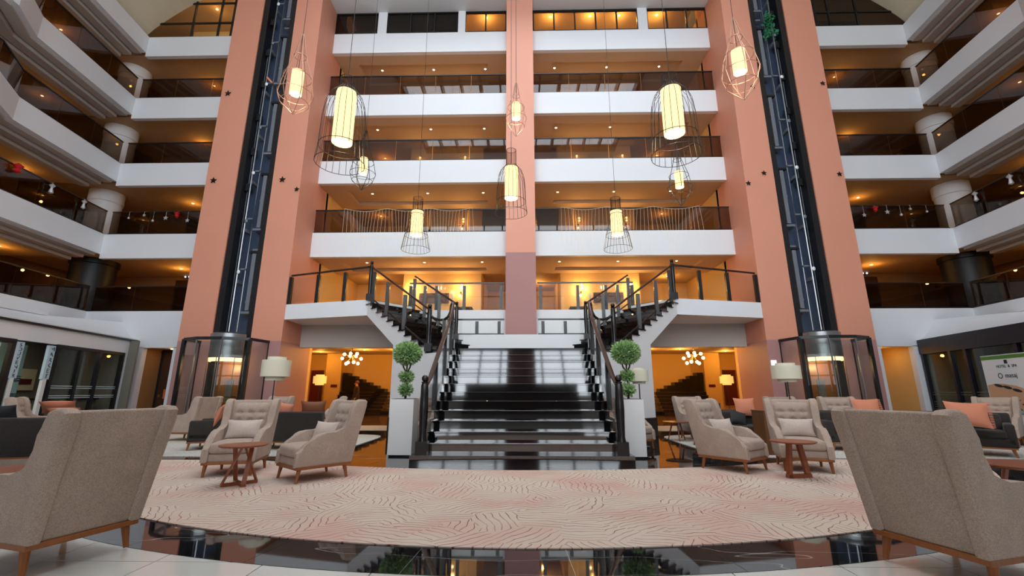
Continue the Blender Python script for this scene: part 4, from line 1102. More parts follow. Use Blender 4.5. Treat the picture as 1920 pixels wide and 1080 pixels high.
pillow('scatter_cushion', 'dark_cushion', .40, .34, .16, 'smaller charcoal cushion leaning next to the wooden cube', 'cushion', 'charcoal cushions', (4.85, 10.3, .64), (-.5, .3, .1))
pillow('scatter_cushion', 'salmon_cushion', .48, .42, .16, 'salmon cushion behind the wooden cube table', 'cushion', P5, (5.15, 10.55, .86), (-.2, 0, 0))
pillow('scatter_cushion', 'salmon_cushion', .52, .42, .16, 'salmon cushion below the lift enclosure on the poster side', 'cushion', P5, (7.35, 9.8, .86), (-.3, 0, -.2), True)
pillow('scatter_cushion', 'salmon_cushion', .62, .5, .2, 'large fringed salmon cushion before the spa shop', 'cushion', P5, (8.55, 8.9, .78), (-.35, .05, -.6), True)
# tissue lying on the far chair
tag(MB().lathe([(0.001, 0.0), (0.09, 0.01), (0.05, 0.05), (0.07, 0.09), (0.001, 0.06)], 7, (-8.95, 11.4, 0.64)).build('folded_napkin', 'paper_white'), 'crumpled white napkin on the armchair before the market door', 'napkin')

# side tables
t1 = thing('side_table', 'round walnut side table on four slanted slats before the tufted armchair', 'table', 'walnut side tables', loc=(-3.72, 6.12, 0.012))
MB().lathe([(0.001, .480), (.27, .480), (.295, .492), (.295, .505), (.001, .505)], 36).build('table_top', 'walnut', t1, smooth=True)
for k in range(4):
    a = PI/4+k*PI/2; b = a+1.2
    MB().bar((.10*math.cos(b), .10*math.sin(b), .48), (.20*math.cos(a), .20*math.sin(a), 0.03), .05, .022).build('leg', 'walnut', t1)
MB().bar((-.15, -.15, .02), (.15, .15, .02), .05, .035).bar((-.15, .15, .02), (.15, -.15, .02), .05, .035).build('foot_cross', 'walnut', t1)
t2 = thing('side_table', 'round walnut side table on an open trapezoid frame beside the armchairs', 'table', 'walnut side tables', loc=(3.93, 6.76, 0.012), rz=0.15)
MB().lathe([(0.001, .475), (.27, .475), (.295, .487), (.295, .5), (.001, .5)], 36).build('table_top', 'walnut', t2, smooth=True)
MB().bar((-.07, 0, .48), (-.13, 0, .0), .05, .07).build('leg', 'walnut', t2); MB().bar((.08, 0, .48), (.17, 0, .0), .05, .07).build('leg', 'walnut', t2)
MB().box(-.16, .20, -.035, .035, 0, .05).build('foot_bar', 'walnut', t2)
def wtable(label, loc, r=.30, h=.5):
    t = thing('side_table', label, 'table', 'walnut side tables', loc=loc)
    MB().lathe([(0.001, h-.025), (r-.03, h-.025), (r, h-.01), (r, h), (.001, h)], 32).build('table_top', 'walnut', t, smooth=True)
    for k in range(3):
        a = .4+k*2*PI/3; MB().tube([(.1*math.cos(a), .1*math.sin(a), h-.02), (.24*math.cos(a), .24*math.sin(a), 0)], [.022, .014], 8).build('leg', 'walnut', t, smooth=True)
wtable('walnut table whose top shows beside the near armchair by the market', (-4.55, 4.15, 0.0), .36, .52)
wtable('walnut table cut by the photo edge beyond the near armchair', (4.15, 3.95, 0.0), .3, .62)
wtable('small light wooden table beyond the side-on armchair in the amber hall', (3.92, 11.65, 0.012), .33, .46)
cb = thing('cube_table', 'tall walnut cube table beside the dark sofa', 'table', loc=(5.0, 9.3, 0.012))
MB().rbox(-.23, .23, -.23, .23, 0, .80, .005, 1).build('body', 'cube_wood', cb); MB().box(-.235, .235, -.235, .235, .80, .83).build('table_top', 'cube_wood', cb)

# floor lamps
def floor_lamp(label, x, y, zs, h, r, lit=False, z0=0.0):
    t = thing('floor_lamp', label, 'lamp', 'floor lamps', loc=(x, y, z0))
    m = 'shade_lit_warm' if lit else 'lamp_cream'
    MB().lathe([(.001, 0), (.15, 0), (.15, .02), (.02, .035), (.001, .035)], 24).build('base', 'black_trim', t, smooth=True)
    MB().tube([(0, 0, .03), (0, 0, zs+.05)], .013, 8).build('pole', 'black_trim', t, smooth=True)
    sh = MB()
    for r0, a, b in ((r*.66, 0, .16*h), (r, .16*h, .86*h), (r*.66, .86*h, h)): sh.lathe([(r0, zs+a), (r0, zs+b), (r0-.006, zs+b), (r0-.006, zs+a), (r0, zs+a)], 32)
    sh.lathe([(r*.66, zs+.16*h), (r, zs+.16*h)], 32, caps=False); sh.lathe([(r*.66, zs+.86*h), (r, zs+.86*h)], 32, caps=False)
    sh.build('shade', m, t, smooth=True)
    if lit: light('POINT', 'bulb', (0, 0, zs+h*.7), 22, WARM, t, .04)
floor_lamp('cream double-drum floor lamp before the lift, above the dark sofa', -5.75, 10.3, 1.46, .54, .31)
floor_lamp('cream double-drum floor lamp before the lift enclosure, poster side', 6.05, 10.3, 1.42, .42, .30)
floor_lamp('cream double-drum floor lamp beside the topiary planter', 2.72, 10.4, 1.38, .36, .22)
floor_lamp('lit floor lamp in the amber hall beside the dark red panel, market-shop side', -9.1, 20.0, 1.5, .46, .28, True)
floor_lamp('lit floor lamp in the amber hall beside the dark red panel, poster side', 9.1, 20.0, 1.5, .44, .28, True)
for s in (-1, 1):
    tag(MB().box(*sorted((s*11.3, s*12.0)), 25.2, 25.28, 0.5, 2.4).build('wall_panel', 'red_panel'), 'tall dark red panel on the amber hall wall, %s' % SIDE[s], 'panel', 'dark red panels')
    tag(MB().box(*sorted((s*10.2, s*10.55)), 24.57, 24.6, 1.45, 1.6).build('wall_sign', 'red_panel'), 'small dark direction sign on the amber pier, %s' % SIDE[s], 'sign', 'hall signs')

# planters with topiary
def topiary(s, x, y, label, plabel):
    p = thing('planter', plabel, 'planter', 'white planters', loc=(x, y, 0.003))
    w = .23
    MB().box(-w, w, -w, w, .03, 1.06).build('pot', 'planter_white', p); MB().box(-w+.02, w-.02, -w+.02, w-.02, 0, .03).build('plinth', 'black_trim', p)
    MB().box(-w+.02, w-.02, -w+.02, w-.02, 1.055, 1.068).build('soil', 'soil', p)
    t = thing('topiary_tree', label, 'plant', 'topiary trees', loc=(x, y, 1.07))
    R = random.Random(3+s)
    MB().tube([(0, 0, -.03), (.01, 0, .12), (-.01, .01, .22), (.01, 0, .30), (0, 0, .42), (.0, 0, .55)], [.025, .022, .026, .02, .024, .03], 8).build('trunk', 'trunk', t, smooth=True)
    for dx in (-.10, .0, .09): MB().tube([(0, 0, .50), (dx*.7, .01, .62), (dx*1.05, 0, .82)], [.018, .016, .014], 7).build('branch', 'trunk', t, smooth=True)
    def crown(c, r, n, name, mat, ls, sq=1.0):
        m = MB()
        for _ in range(n):
            u = R.uniform(-1, 1); a = R.uniform(0, 2*PI); q = math.sqrt(1-u*u); d = Vector((q*math.cos(a), q*math.sin(a), u*sq))
            b = Vector(c)+d*r*R.uniform(.72, .97); tip = b+(d+Vector((R.uniform(-.6, .6), R.uniform(-.6, .6), R.uniform(-.3, .6)))).normalized()*ls*R.uniform(.7, 1.3)
            sd = d.cross(Vector((R.uniform(-1, 1), R.uniform(-1, 1), R.uniform(-1, 1)))).normalized()*ls*.22
            mid = (b+tip)/2
            m.add([b, mid+sd, tip, mid-sd], [(0, 1, 2, 3)])
        o = m.build(name, mat, t); o['kind'] = 'stuff'
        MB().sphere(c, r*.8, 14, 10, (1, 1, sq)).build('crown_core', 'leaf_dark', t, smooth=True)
    crown((0, 0, .90), .27, 2600, 'crown', 'leaf', .06, .82)
    crown((0, 0, .43), .11, 340, 'leaf_tuft', 'leaf', .075, .75); crown((0, 0, .17), .11, 340, 'leaf_tuft', 'leaf', .075, .8)
topiary(-1, -2.33, 9.0, 'three-tier topiary with round crown in the planter on the market-shop side', 'tall white square planter beside the stairs, market-shop side')
topiary(1, 2.09, 8.86, 'three-tier topiary with round crown in the planter on the poster side', 'tall white square planter beside the stairs, poster side')

# ================================================================== PENDANTS
ZC = SKY[4]-0.1
def ring(mb, r, z, t, n=20): mb.tube([(r*math.cos(2*PI*k/n), r*math.sin(2*PI*k/n), z) for k in range(n)], t, 5, True)
def bell(label, x, y, z0, z1, inv=False, neck=.30):
    """tall cloth cylinder z0..z1 (bottom, top) inside a bell-shaped wire cage"""
    h = z1-z0; r = .18
    t = thing('bell_pendant', label, 'pendant lamp', 'bell cage pendants', loc=(x, y, z0))
    MB().lathe([(r, 0.0), (r, h), (r-.006, h), (r-.006, 0.0), (r, 0)], 28).build('shade', 'pendant_glow', t, smooth=True)
    MB().lathe([(.001, .01), (r-.008, .01), (r-.008, .02), (.001, .02)], 24).build('diffuser', 'pendant_bottom', t, smooth=True)
    cage = [(.135, h+neck), (.135, h+.10), (.19, h+.02), (.29, h-.10), (.35, h-.28), (.38, h-.55), (.395, -.10), (.43, -.42)] if not inv else [(.15, h+.45), (.15, h+.08), (.19, h-.1), (.27, h*.4), (.35, 0.0), (.43, -.45)]
    m = MB()
    for k in range(22):
        a = 2*PI*k/22; m.tube([(q*math.cos(a), q*math.sin(a), z) for q, z in cage], .0045, 4)
    for q, z in (cage[0], cage[2], cage[-2], cage[-1]): ring(m, q, z, .006)
    m.build('wire_cage', 'wire', t)
    MB().tube([(0, 0, h), (0, 0, ZC-z0)], .006, 6).build('cable', 'wire', t)
    MB().lathe([(.001, h+.02), (.05, h+.02), (.05, h+.08), (.001, h+.1)], 12).build('lamp_holder', 'wire', t, smooth=True)
    light('POINT', 'bulb', (0, 0, -.08), 22, (1, .78, .45), t, .12)
bell('largest bell cage pendant, before the fourth gallery on the market-shop side', -3.26, 7.1, 5.63, 6.68)
bell('largest bell cage pendant, before the fourth gallery on the poster side', 2.75, 7.0, 5.67, 6.56)
bell('bell cage pendant hanging before the salmon central pier', -.25, 10.9, 6.27, 7.17, False, .54)
bell('flared cage pendant before the string lights near the stairs, market-shop side', -3.17, 12.5, 5.82, 6.60, True)
bell('flared cage pendant before the second gallery, poster side', 2.98, 12.8, 5.9, 6.68, True)
def drop(label, x, y, z0, z1, top, bot, rr, copper=True):
    h = z1-z0; r = .10
    t = thing('teardrop_pendant', label, 'pendant lamp', 'teardrop wire pendants', loc=(x, y, z0))
    MB().lathe([(r, 0.0), (r, h), (r-.005, h), (r-.005, 0.0), (r, 0)], 24).build('shade', 'pendant_glow', t, smooth=True)
    MB().lathe([(.001, .008), (r-.006, .008), (r-.006, .016), (.001, .016)], 20).build('diffuser', 'pendant_bottom', t, smooth=True)
    T, B = top-z0, bot-z0
    pr = [(.02, T), (rr*.35, T*.62), (rr*.8, h*.75), (rr, 0.0), (rr*.8, B*.45), (.01, B)]
    m = MB()
    for k in range(6):
        a = 2*PI*k/6+.3; m.tube([(q*math.cos(a), q*math.sin(a), z) for q, z in pr], .007, 5)
    for q, z in (pr[1], pr[2], pr[3], pr[4]): ring(m, q, z, .006)
    m.build('wire_frame', 'wire_copper' if copper else 'wire', t)
    MB().tube([(0, 0, h), (0, 0, ZC-z0)], .005, 6).build('cable', 'wire', t)
    light('POINT', 'bulb', (0, 0, -.06), 7, (1, .78, .45), t, .06)
# (label, depth, pixel-independent positions measured on site)
drop('copper teardrop pendant before the salmon tower on the market-shop side', -3.94, 6.6, 6.28, 6.74, 7.53, 5.89, .29)
drop('copper teardrop pendant before the salmon tower on the poster side', 3.48, 6.0, 6.10, 6.50, 7.13, 5.62, .28)
drop('teardrop pendant on the salmon central pier above the bell cage', -.09, 9.0, 7.39, 7.78, 8.36, 6.94, .24)
drop('small teardrop pendant beside the largest bell cage, market-shop side', -3.98, 10.0, 6.56, 6.99, 7.79, 6.12, .31, False)
drop('small teardrop pendant below the largest bell cage, poster side', 3.93, 10.0, 6.10, 6.52, 7.30, 5.63, .29, False)
# ================================================================== LIFTS
for s in (-1, 1):
    xc = s*9.93; yc = 14.75
    cab = thing('glass_lift_cabin', 'rounded glass lift cabin with glowing ring and steel cap, %s' % SIDE[s], 'lift', 'glass lifts', loc=(xc, yc, 0))
    A0, A1 = PI+0.12, 2*PI-0.12
    R = 0.56
    MB().lathe([(R, 2.30), (R, 2.92), (R+.03, 2.93), (R+.03, 3.10), (R-.05, 3.14), (.02, 3.16)], 24, (0, 0, 0), A0, A1).build('cap', 'steel', cab, smooth=True)
    MB().lathe([(R-.04, 2.18), (R-.02, 2.20), (R-.02, 2.31), (R-.04, 2.33)], 24, (0, 0, 0), A0, A1).build('light_ring', 'lift_glow', cab, smooth=True)
    MB().lathe([(R, 0.22), (R, 2.30)], 24, (0, 0, 0), A0, A1).build('curved_glass', 'lift_glass', cab, smooth=True)
    MB().lathe([(R+.01, 0.05), (R+.01, 0.24), (.02, 0.24)], 24, (0, 0, 0), A0, A1).build('cabin_floor', 'grey_steel', cab, smooth=True)
    MB().lathe([(R-.03, 1.0), (R-.06, 1.03), (R-.03, 1.06)], 24, (0, 0, 0), A0, A1).build('hand_rail', 'brass', cab, smooth=True)
    MB().lathe([(R-.03, 0.88), (R-.05, 0.90), (R-.03, 0.92)], 24, (0, 0, 0), A0, A1).build('hand_rail', 'brass', cab, smooth=True)
    for a in (A0+.5, A0+1.45, A0+2.4):
        x, y = R*math.cos(a), R*math.sin(a); MB().tube([(x, y, .24), (x, y, 2.3)], .014, 6).build('mullion', 'steel', cab)
    MB().box(-.54, .54, .30, .34, .1, 2.3).build('back_panel', 'cube_wood', cab)
    MB().box(-.12, .12, .28, .30, .9, 1.6).build('button_panel', 'steel', cab)
    light('POINT', 'cabin_lamp', (0, -.05, 2.0), 28, (1, .62, .25), cab, .1)
    # glass screen round the pit
    en = thing('lift_enclosure', 'black-framed polygonal glass screen round the lift, %s' % SIDE[s], 'glass screen', 'lift screens')
    pp = [(s*8.62, YT), (s*8.75, 13.95), (s*9.45, 13.62), (s*10.25, 13.62), (s*10.9, 13.95), (s*11.0, YT)]
    for i in range(5):
        a, b = pp[i], pp[i+1]
        MB().bar(a+(1.43,), b+(1.43,), .012, 2.74).build('glass_panel', 'lift_glass', en)
        MB().bar(a+(2.86,), b+(2.86,), .07, .09).build('top_rail', 'black_trim', en); MB().bar(a+(.04,), b+(.04,), .05, .08).build('bottom_rail', 'black_trim', en)
    for i, p in enumerate(pp):
        w = .05 if i in (1, 4) else .018
        MB().box(p[0]-w, p[0]+w, p[1]-w, p[1]+w, 0, 2.86).build('post', 'black_trim' if i in (0, 1, 4, 5) else 'steel', en)
    # guide rails, brackets and counterweight channels
    eq = thing('lift_guide_rails', 'steel guide rails, brackets and grey channels in the open lift shaft, %s' % SIDE[s], 'lift rails', 'lift shafts equipment')
    xr1, xr2 = s*10.20, s*10.0
    MB().tube([(xr1, 15.0, 3.25), (xr1, 15.0, 19.5)], .035, 8).build('guide_rail', 'steel', eq, smooth=True)
    MB().tube([(xr2, 15.12, 3.25), (xr2, 15.12, 19.5)], .018, 8).build('guide_rail', 'steel', eq, smooth=True)
    MB().tube([(s*10.36, 15.1, 3.25), (s*10.36, 15.1, 15)], .014, 6).build('hoist_cable', 'grey_steel', eq, smooth=True)
    MB().tube([(s*9.93, 14.95, 3.17), (s*9.95, 15.2, 19.5)], .010, 6).build('hoist_cable', 'steel', eq, smooth=True)
    Rn = random.Random(11+s)
    for k in range(8):
        z = 4.3+k*1.95
        MB().box(*sorted((s*9.56, s*9.86)), 15.12, 15.3, z, z+.07).build('bracket', 'grey_steel', eq)
        MB().box(xr1-.05, xr1+.05, 15.0, 15.35, z+.7, z+.82).build('bracket', 'grey_steel', eq)
        MB().box(*sorted((s*9.98, s*10.22)), 15.05, 15.12, z+1.2, z+1.26).build('bracket', 'grey_steel', eq)
        MB().sphere((xr1+.05, 14.95, z+1.1), .065, 8, 6, (1, .5, 1.2)).build('roller', 'planter_white' if k % 2 == 0 else 'grey_steel', eq, smooth=True)
    for k in range(5):
        z = 4.0+k*3.11
        MB().box(*sorted((s*9.62, s*9.76)), 15.0, 15.16, z, z+2.1).build('channel', 'grey_steel', eq)
        MB().box(*sorted((s*9.56, s*9.88)), 14.98, 15.3, z-.12, z-.04).build('bracket', 'grey_steel', eq)
        MB().box(*sorted((s*9.56, s*9.88)), 14.98, 15.3, z+2.12, z+2.2).build('bracket', 'black_trim', eq)
    for k in range(7):
        z = 8.6+k*1.5; MB().box(*sorted((s*10.26, s*10.40)), 15.0, 15.2, z, z+.28).build('clamp', 'black_trim', eq)
    if s > 0:
        m = MB()
        for _ in range(160):
            c = Vector((s*10.12+Rn.uniform(-.2, .2), 14.98+Rn.uniform(-.15, .15), 15.55+Rn.uniform(-.55, .6)))
            d = Vector((Rn.uniform(-1, 1), Rn.uniform(-1, 1), Rn.uniform(-1, 1))).normalized()*.12; e = d.cross(Vector((.3, 1, .2))).normalized()*.05
            m.add([c, c+d, c+d+e, c+e], [(0, 1, 2, 3)])
        o = tag(m.build('tangled_tarp', 'green_net'), 'shiny green foil wound round the lift rail near the top', 'tarp')
        o['kind'] = 'stuff'
    else:
        tag(MB().bar((s*10.16, 14.95, 13.5), (s*9.95, 15.0, 13.28), .07, .07).build('orange_strap', 'salmon_cushion'), 'orange strap clamped on the lift rail', 'strap')

# ================================================================== LAMPS OF THE GALLERIES
def downlight(x, y, z, label, group, e=26, r=.045, col=WARM, spot=False):
    o = tag(MB().lathe([(r+.02, -.004), (r+.02, .004), (r, .004), (r, -.004), (r+.02, -.004)], 14).build('downlight', 'planter_white'), label, 'downlight', group)
    o.location = (x, y, z-.006)
    MB().lathe([(.001, -.003), (r, -.003), (r, .003), (.001, .003)], 12).build('lens', 'downlight_glow', o)
    if e:
        if spot: light('SPOT', 'bulb', (0, 0, -.03), e*3.2, col, o, .05, (0, 0, 0), 2.3)
        else: light('POINT', 'bulb', (0, 0, -.3), e, col, o, .05)
    return o
for k in range(1, 5):
    zc_ = FL[k+1]-0.86
    for s in (-1, 1):
        for x, w in ((1.6, 'nearest the pier'), (4.0, 'mid-bay'), (6.4, 'nearest the tower')):
            downlight(s*x, 17.35, zc_, 'warm downlight in the coffered %s ceiling, %s, %s' % (GAL[k], w, SIDE[s]), 'downlights, %s, %s' % (GAL[k], SIDE[s]), 13, spot=True, col=(1, .64, .34))
    # deeper lights behind the wall returns
    downlight(0.9, 21.0, zc_, 'downlight deep in the %s corridor behind the pier' % GAL[k], 'corridor downlights', 25)
    for s in (-1, 1): downlight(s*6.8, 19.8, zc_, 'downlight in the %s recess by the tower, %s' % (GAL[k], SIDE[s]), 'recess downlights', 22)
def sconce(x, z, label, group, e=26):
    o = thing('wall_sconce', label, 'wall lamp', group, loc=(x, 18.62, z))
    MB().lathe([(.001, -.03), (.05, -.02), (.05, .02), (.001, .03)], 12).build('body', 'black_trim', o, smooth=True)
    for dz in (-.17, .17, .30): MB().sphere((0.03*(1 if dz > 0 else -1), -.05, dz), .05, 10, 7).build('globe', 'warm_bulb', o, smooth=True)
    MB().tube([(0, -.02, -.15), (0, -.02, .28)], .008, 6).build('stem', 'brass', o)
    light('POINT', 'bulb', (0, -.22, .15), e, (1, .55, .17), o, .05)
for k in (1, 2, 3, 4):
    for s in (-1, 1):
        for x, w in ((2.62, 'nearer the pier'), (4.75, 'nearer the tower')):
            sconce(s*x, FL[k]+1.25, 'amber wall sconce of the %s %s, %s' % (GAL[k], w, SIDE[s]), 'gallery sconces', {1: 40, 2: 14, 3: 7, 4: 5}[k])
for s in (-1, 1):
    p = tag(MB().box(*sorted((s*3.15, s*4.45)), 18.62, 18.69, FL[1]+.78, FL[1]+1.22).build('wall_picture', 'picture'), 'long dark panel picture between the mezzanine sconces, %s' % SIDE[s], 'picture', 'mezzanine pictures')
    floor_lamp('slim lit lamp beside the long picture on the mezzanine, %s' % SIDE[s], s*2.95, 18.3, .85, .28, .07, False, FL[1])
    tag(MB().rbox(*sorted((s*2.0, s*2.9)), 17.6, 18.2, FL[1], FL[1]+.42, .04, 2).build('low_bench', 'charcoal'), 'dark low bench by the mezzanine wall, %s' % SIDE[s], 'bench', 'mezzanine benches')
    tag(MB().rbox(*sorted((s*3.2, s*4.6)), 17.6, 18.3, FL[2], FL[2]+.7, .05, 2).build('low_sofa', 'charcoal'), 'dark sofa between the second-gallery sconces, %s' % SIDE[s], 'sofa', 'gallery sofas')
    tag(MB().box(*sorted((s*0.8, s*1.7)), 20.8, 21.2, FL[1], FL[1]+.5).build('low_table', 'black_wood'), 'dark console in the mezzanine corridor, %s' % SIDE[s], 'console', 'corridor consoles')
    tag(MB().box(*sorted((s*0.75, s*1.72)), 18.75, 18.85, FL[2], FL[2]+2.1).build('corridor_screen', 'shop_grey'), 'grey screen behind the second-gallery railing beside the pier, %s' % SIDE[s], 'screen', 'corridor screens')
# wings
for s in (-1, 1):
    for k in range(1, 5):
        zc_ = FL[k+1]-0.8
        e = {1: 15, 2: 9, 3: 8, 4: 12}[k]
        for x, w in ((12.7, 'by the tower'), (15.0, 'by the round column')):
            downlight(s*x, 18.3, zc_, 'warm downlight in the %s corner recess %s, %s' % (GAL[k], w, SIDE[s]), 'corner downlights, %s, %s' % (GAL[k], SIDE[s]), e)
        P = wing_poly(s, 2.4)
        for yy, w in ((14.6, 'nearer the column'), (12.6, 'further from the column')):
            xx = P[0][0]+(P[1][0]-P[0][0])*(P[0][1]-yy)/(P[0][1]-P[1][1])
            downlight(xx, yy, FL[k+1]-0.98, 'warm downlight over the curved %s %s, %s' % (GAL[k], w, SIDE[s]), 'curved gallery downlights, %s, %s' % (GAL[k], SIDE[s]), e*.7)
# lit top rooms
for x, w in ((-1.6, 'two-light window'), (1.5, 'five-light window, next to the pier'), (3.4, 'middle of the five-light window'), (4.8, 'five-light window, far from the pier'), (6.6, 'half-lit window')):
    downlight(x, 17.6, 18.88, 'warm top-storey downlight behind the %s' % w, 'top room downlights', 26)
for x, w in ((-12.4, 'next to the tower'), (-13.6, 'in the middle'), (-15.0, 'near the vault')):
    downlight(x, 17.6, 19.66, 'warm downlight behind the amber lunette glazing, %s' % w, 'lunette downlights', 6)
# emergency spots and the orange lit ceiling patch near the corner
for s in (-1, 1):
    o = thing('twin_spot', 'small twin emergency spotlight under the mezzanine ceiling, %s' % SIDE[s], 'spotlight', 'emergency spots', loc=(s*15.6, 19.54, FL[1]+2.25))
    MB().box(-.16, .16, -.06, .06, -.05, .05).build('body', 'black_trim', o)
    for dx in (-.09, .09): MB().sphere((dx, -.07, 0), .045, 8, 6).build('lens', 'sign_glow', o, smooth=True)
    downlight(s*13.2, 18.9, FL[2]-.84, 'wide warm ceiling light by the tower on the mezzanine, %s' % SIDE[s], 'mezzanine ceiling lights', 20, .12)
# doorway and hall
downlight(13.5, 16.9, 2.8, 'downlight in the amber doorway next to the spa shop', 'doorway downlights', 6)
downlight(-13.4, 16.6, 2.8, 'downlight in the dark doorway next to the market', 'doorway downlights', 2.5)
for s in (-1, 1):
    for x, w in ((4.6, 'inner'), (6.3, 'middle'), (8.0, 'outer')):
        for y, v in ((19.0, 'front'), (22.3, 'rear')):
            downlight(s*x, y, 3.29, '%s %s warm downlight of the amber hall ceiling, %s' % (v, w, SIDE[s]), 'amber hall downlights, %s' % SIDE[s], 44)
    downlight(s*10.8, 23.5, 3.29, 'warm downlight by the pier of the amber hall, %s' % SIDE[s], 'pier downlights', 40)
    # globe chandelier
    c = thing('globe_chandelier', 'brass chandelier of glowing glass globes in the amber hall, %s' % SIDE[s], 'chandelier', 'globe chandeliers', loc=(s*6.97, 18.0, 2.52))
    MB().lathe([(.001, .74), (.28, .74), (.28, .77), (.001, .77)], 24).build('ceiling_plate', 'brass', c, smooth=True)
    MB().tube([(0, 0, .75), (0, 0, .1)], .012, 6).build('stem', 'black_trim', c)
    Rn = random.Random(5)
    dirs = [(-.38, 0, .02), (-.22, -.2, .17), (-.12, .2, .24), (-.16, -.1, -.2), (-.2, .2, -.13), (.1, .22, .12), (.26, -.1, .2), (.40, 0, .0), (.24, .12, -.18), (.05, -.3, .1), (.2, -.25, -.15)]
    for d in dirs:
        d = (d[0]*(-s), d[1], d[2])
        MB().tube([(0, 0, .1), d], .006, 5).build('arm', 'brass', c); MB().sphere(d, .065, 10, 7).build('globe', 'warm_bulb', c, smooth=True)
    light('POINT', 'bulbs', (0, -.1, .05), 60, WARM, c, .25)
    # call plate on the tower
tag(MB().box(8.25, 8.42, YT-.03, YT, 2.05, 2.22).build('wall_notice', 'sign_glow'), 'small white notice on the tower base beside the lift', 'sign')

# ================================================================== DECORATIONS
def star(x, z, label, r=.13):
    pts = []
    for k in range(10):
        q = r if k % 2 == 0 else r*.42; a = PI/2+k*PI/5; pts.append((q*math.cos(a), 0, q*math.sin(a)))
    o = MB().extr(pts, (0, .03, 0)).build('wall_star', 'black_wood'); o.location = (x, YT-.04, z); return tag(o, label, 'ornament', 'dark stars on the towers')
star(-11.52, 12.66, 'upper dark star ornament on the outer strip of the market-side tower'); star(-11.5, 8.91, 'lower dark star ornament on the outer strip of the market-side tower')
star(-8.89, 8.92, 'dark star ornament right beside the shaft on the inner strip, market side'); star(-8.3, 8.52, 'dark star ornament at the inner edge of the market-side tower', .1)
star(11.64, 12.74, 'upper dark star ornament on the outer strip of the poster-side tower', .1); star(11.62, 8.92, 'lower dark star ornament on the outer strip of the poster-side tower', .1)
star(8.91, 8.99, 'dark star ornament beside the shaft on the inner strip, poster side', .1); star(8.3, 8.59, 'dark star ornament at the inner edge of the poster-side tower', .1)
star(8.97, 12.64, 'dark star ornament behind the copper teardrop, poster side', .1)
# icicle string lights on the second gallery railing
for s, x0, x1 in ((-1, -7.0, -1.9), (1, 1.6, 7.0)):
    t = thing('string_lights', 'icicle string lights draped over the second gallery railing, %s' % SIDE[s], 'string lights', 'icicle string lights', loc=(0, YF-.03, FL[2]))
    n = 40; top = MB(); pp = []
    for k in range(n+1):
        u = k/n; x = x0+(x1-x0)*u; z = 1.0-.13*abs(math.sin(u*PI*3)); pp.append((x, 0, z))
    MB().tube(pp, .004, 4).build('cable', 'string_glow', t)
    Rn = random.Random(9+s)
    for k in range(n+1):
        x, _, z = pp[k]; L = Rn.uniform(1.1, 2.0); dx = .12*math.sin(k*.5)
        MB().tube([(x, 0, z), (x+dx*.5, 0, z-L*.5), (x+dx, 0, z-L)], .0028, 3).build('strand', 'string_glow', t)
# ornaments hanging on the second gallery of the wings
for s in (-1, 1):
    xs = [(12.2, 'silver', .09), (12.7, 'gold', .05), (13.3, 'star', .09), (13.75, 'red', .13), (14.2, 'star', .1), (14.7, 'silver', .06), (15.1, 'star', .07), (15.7, 'silver', .05)]
    for i, (x, kd, r) in enumerate(xs):
        pos = ['next to the tower', 'second from the tower', 'third from the tower', 'fourth from the tower', 'fifth from the tower', 'sixth from the tower', 'seventh from the tower', 'next to the corner'][i]
        z = FL[2]+.80-(i % 3)*.12
        if kd == 'star':
            pts = []
            for k in range(10):
                q = r if k % 2 == 0 else r*.45; a = PI/2+k*PI/5; pts.append((q*math.cos(a), 0, q*math.sin(a)))
            o = MB().extr(pts, (0, .02, 0)).build('hanging_ornament', 'silver_decor')
        elif kd == 'red':
            o = MB().lathe([(.001, -r), (r*.6, -r*.4), (r*.4, 0), (r*.9, r*.5), (.001, r)], 10).build('hanging_ornament', 'red_decor', smooth=True)
        else:
            o = MB().lathe([(.001, -r), (r*.7, -r*.5), (r*.8, 0), (r*.5, r*.6), (.001, r)], 10).build('hanging_ornament', 'silver_decor' if kd == 'silver' else 'brass', smooth=True)
        o.location = (s*x, YF-.02, z)
        MB().tube([(0, 0, r*.8), (0, 0, FL[2]+.95-z), (0, .10, FL[2]+.985-z)], .003, 4).build('thread', 'silver_decor', o)
        tag(o, '%s on the second gallery corner railing, %s, %s' % ({'star': 'silver star', 'red': 'red bow', 'silver': 'silver bauble', 'gold': 'gold bauble'}[kd], pos, SIDE[s]), 'ornament', 'corner railing ornaments, %s' % SIDE[s])
    P = wing_poly(s, -.03)
    for yy, w in ((14.9, 'nearer the corner'), (13.6, 'further from the corner')):
        xx = P[0][0]+(P[1][0]-P[0][0])*(P[0][1]-yy)/(P[0][1]-P[1][1])
        o = MB().lathe([(.001, -.25), (.07, -.2), (.03, -.02), (.09, .06), (.001, .14)], 9).build('hanging_ornament', 'silver_decor', smooth=True); o.location = (xx, yy, FL[2]+.8)
        MB().tube([(0, 0, .1), (0, 0, .17), (s*.12, 0, .18)], .004, 4).build('thread', 'silver_decor', o)
        tag(o, 'silver bow ornament on the curved second gallery railing %s, %s' % (w, SIDE[s]), 'ornament', 'curved railing ornaments')
    xx = P[0][0]+(P[1][0]-P[0][0])*(P[0][1]-12.4)/(P[0][1]-P[1][1])
    o = MB().lathe([(.001, -.16), (.1, -.1), (.05, 0), (.14, .1), (.001, .2)], 10).build('hanging_ornament', 'red_decor', smooth=True); o.location = (xx, 12.4, FL[2]+.85)
    MB().tube([(0, 0, .1), (0, 0, .12), (s*.12, 0, .13)], .004, 4).build('thread', 'silver_decor', o)
    tag(o, 'red bow ornament on the curved second gallery railing, %s' % SIDE[s], 'ornament', 'red bows')

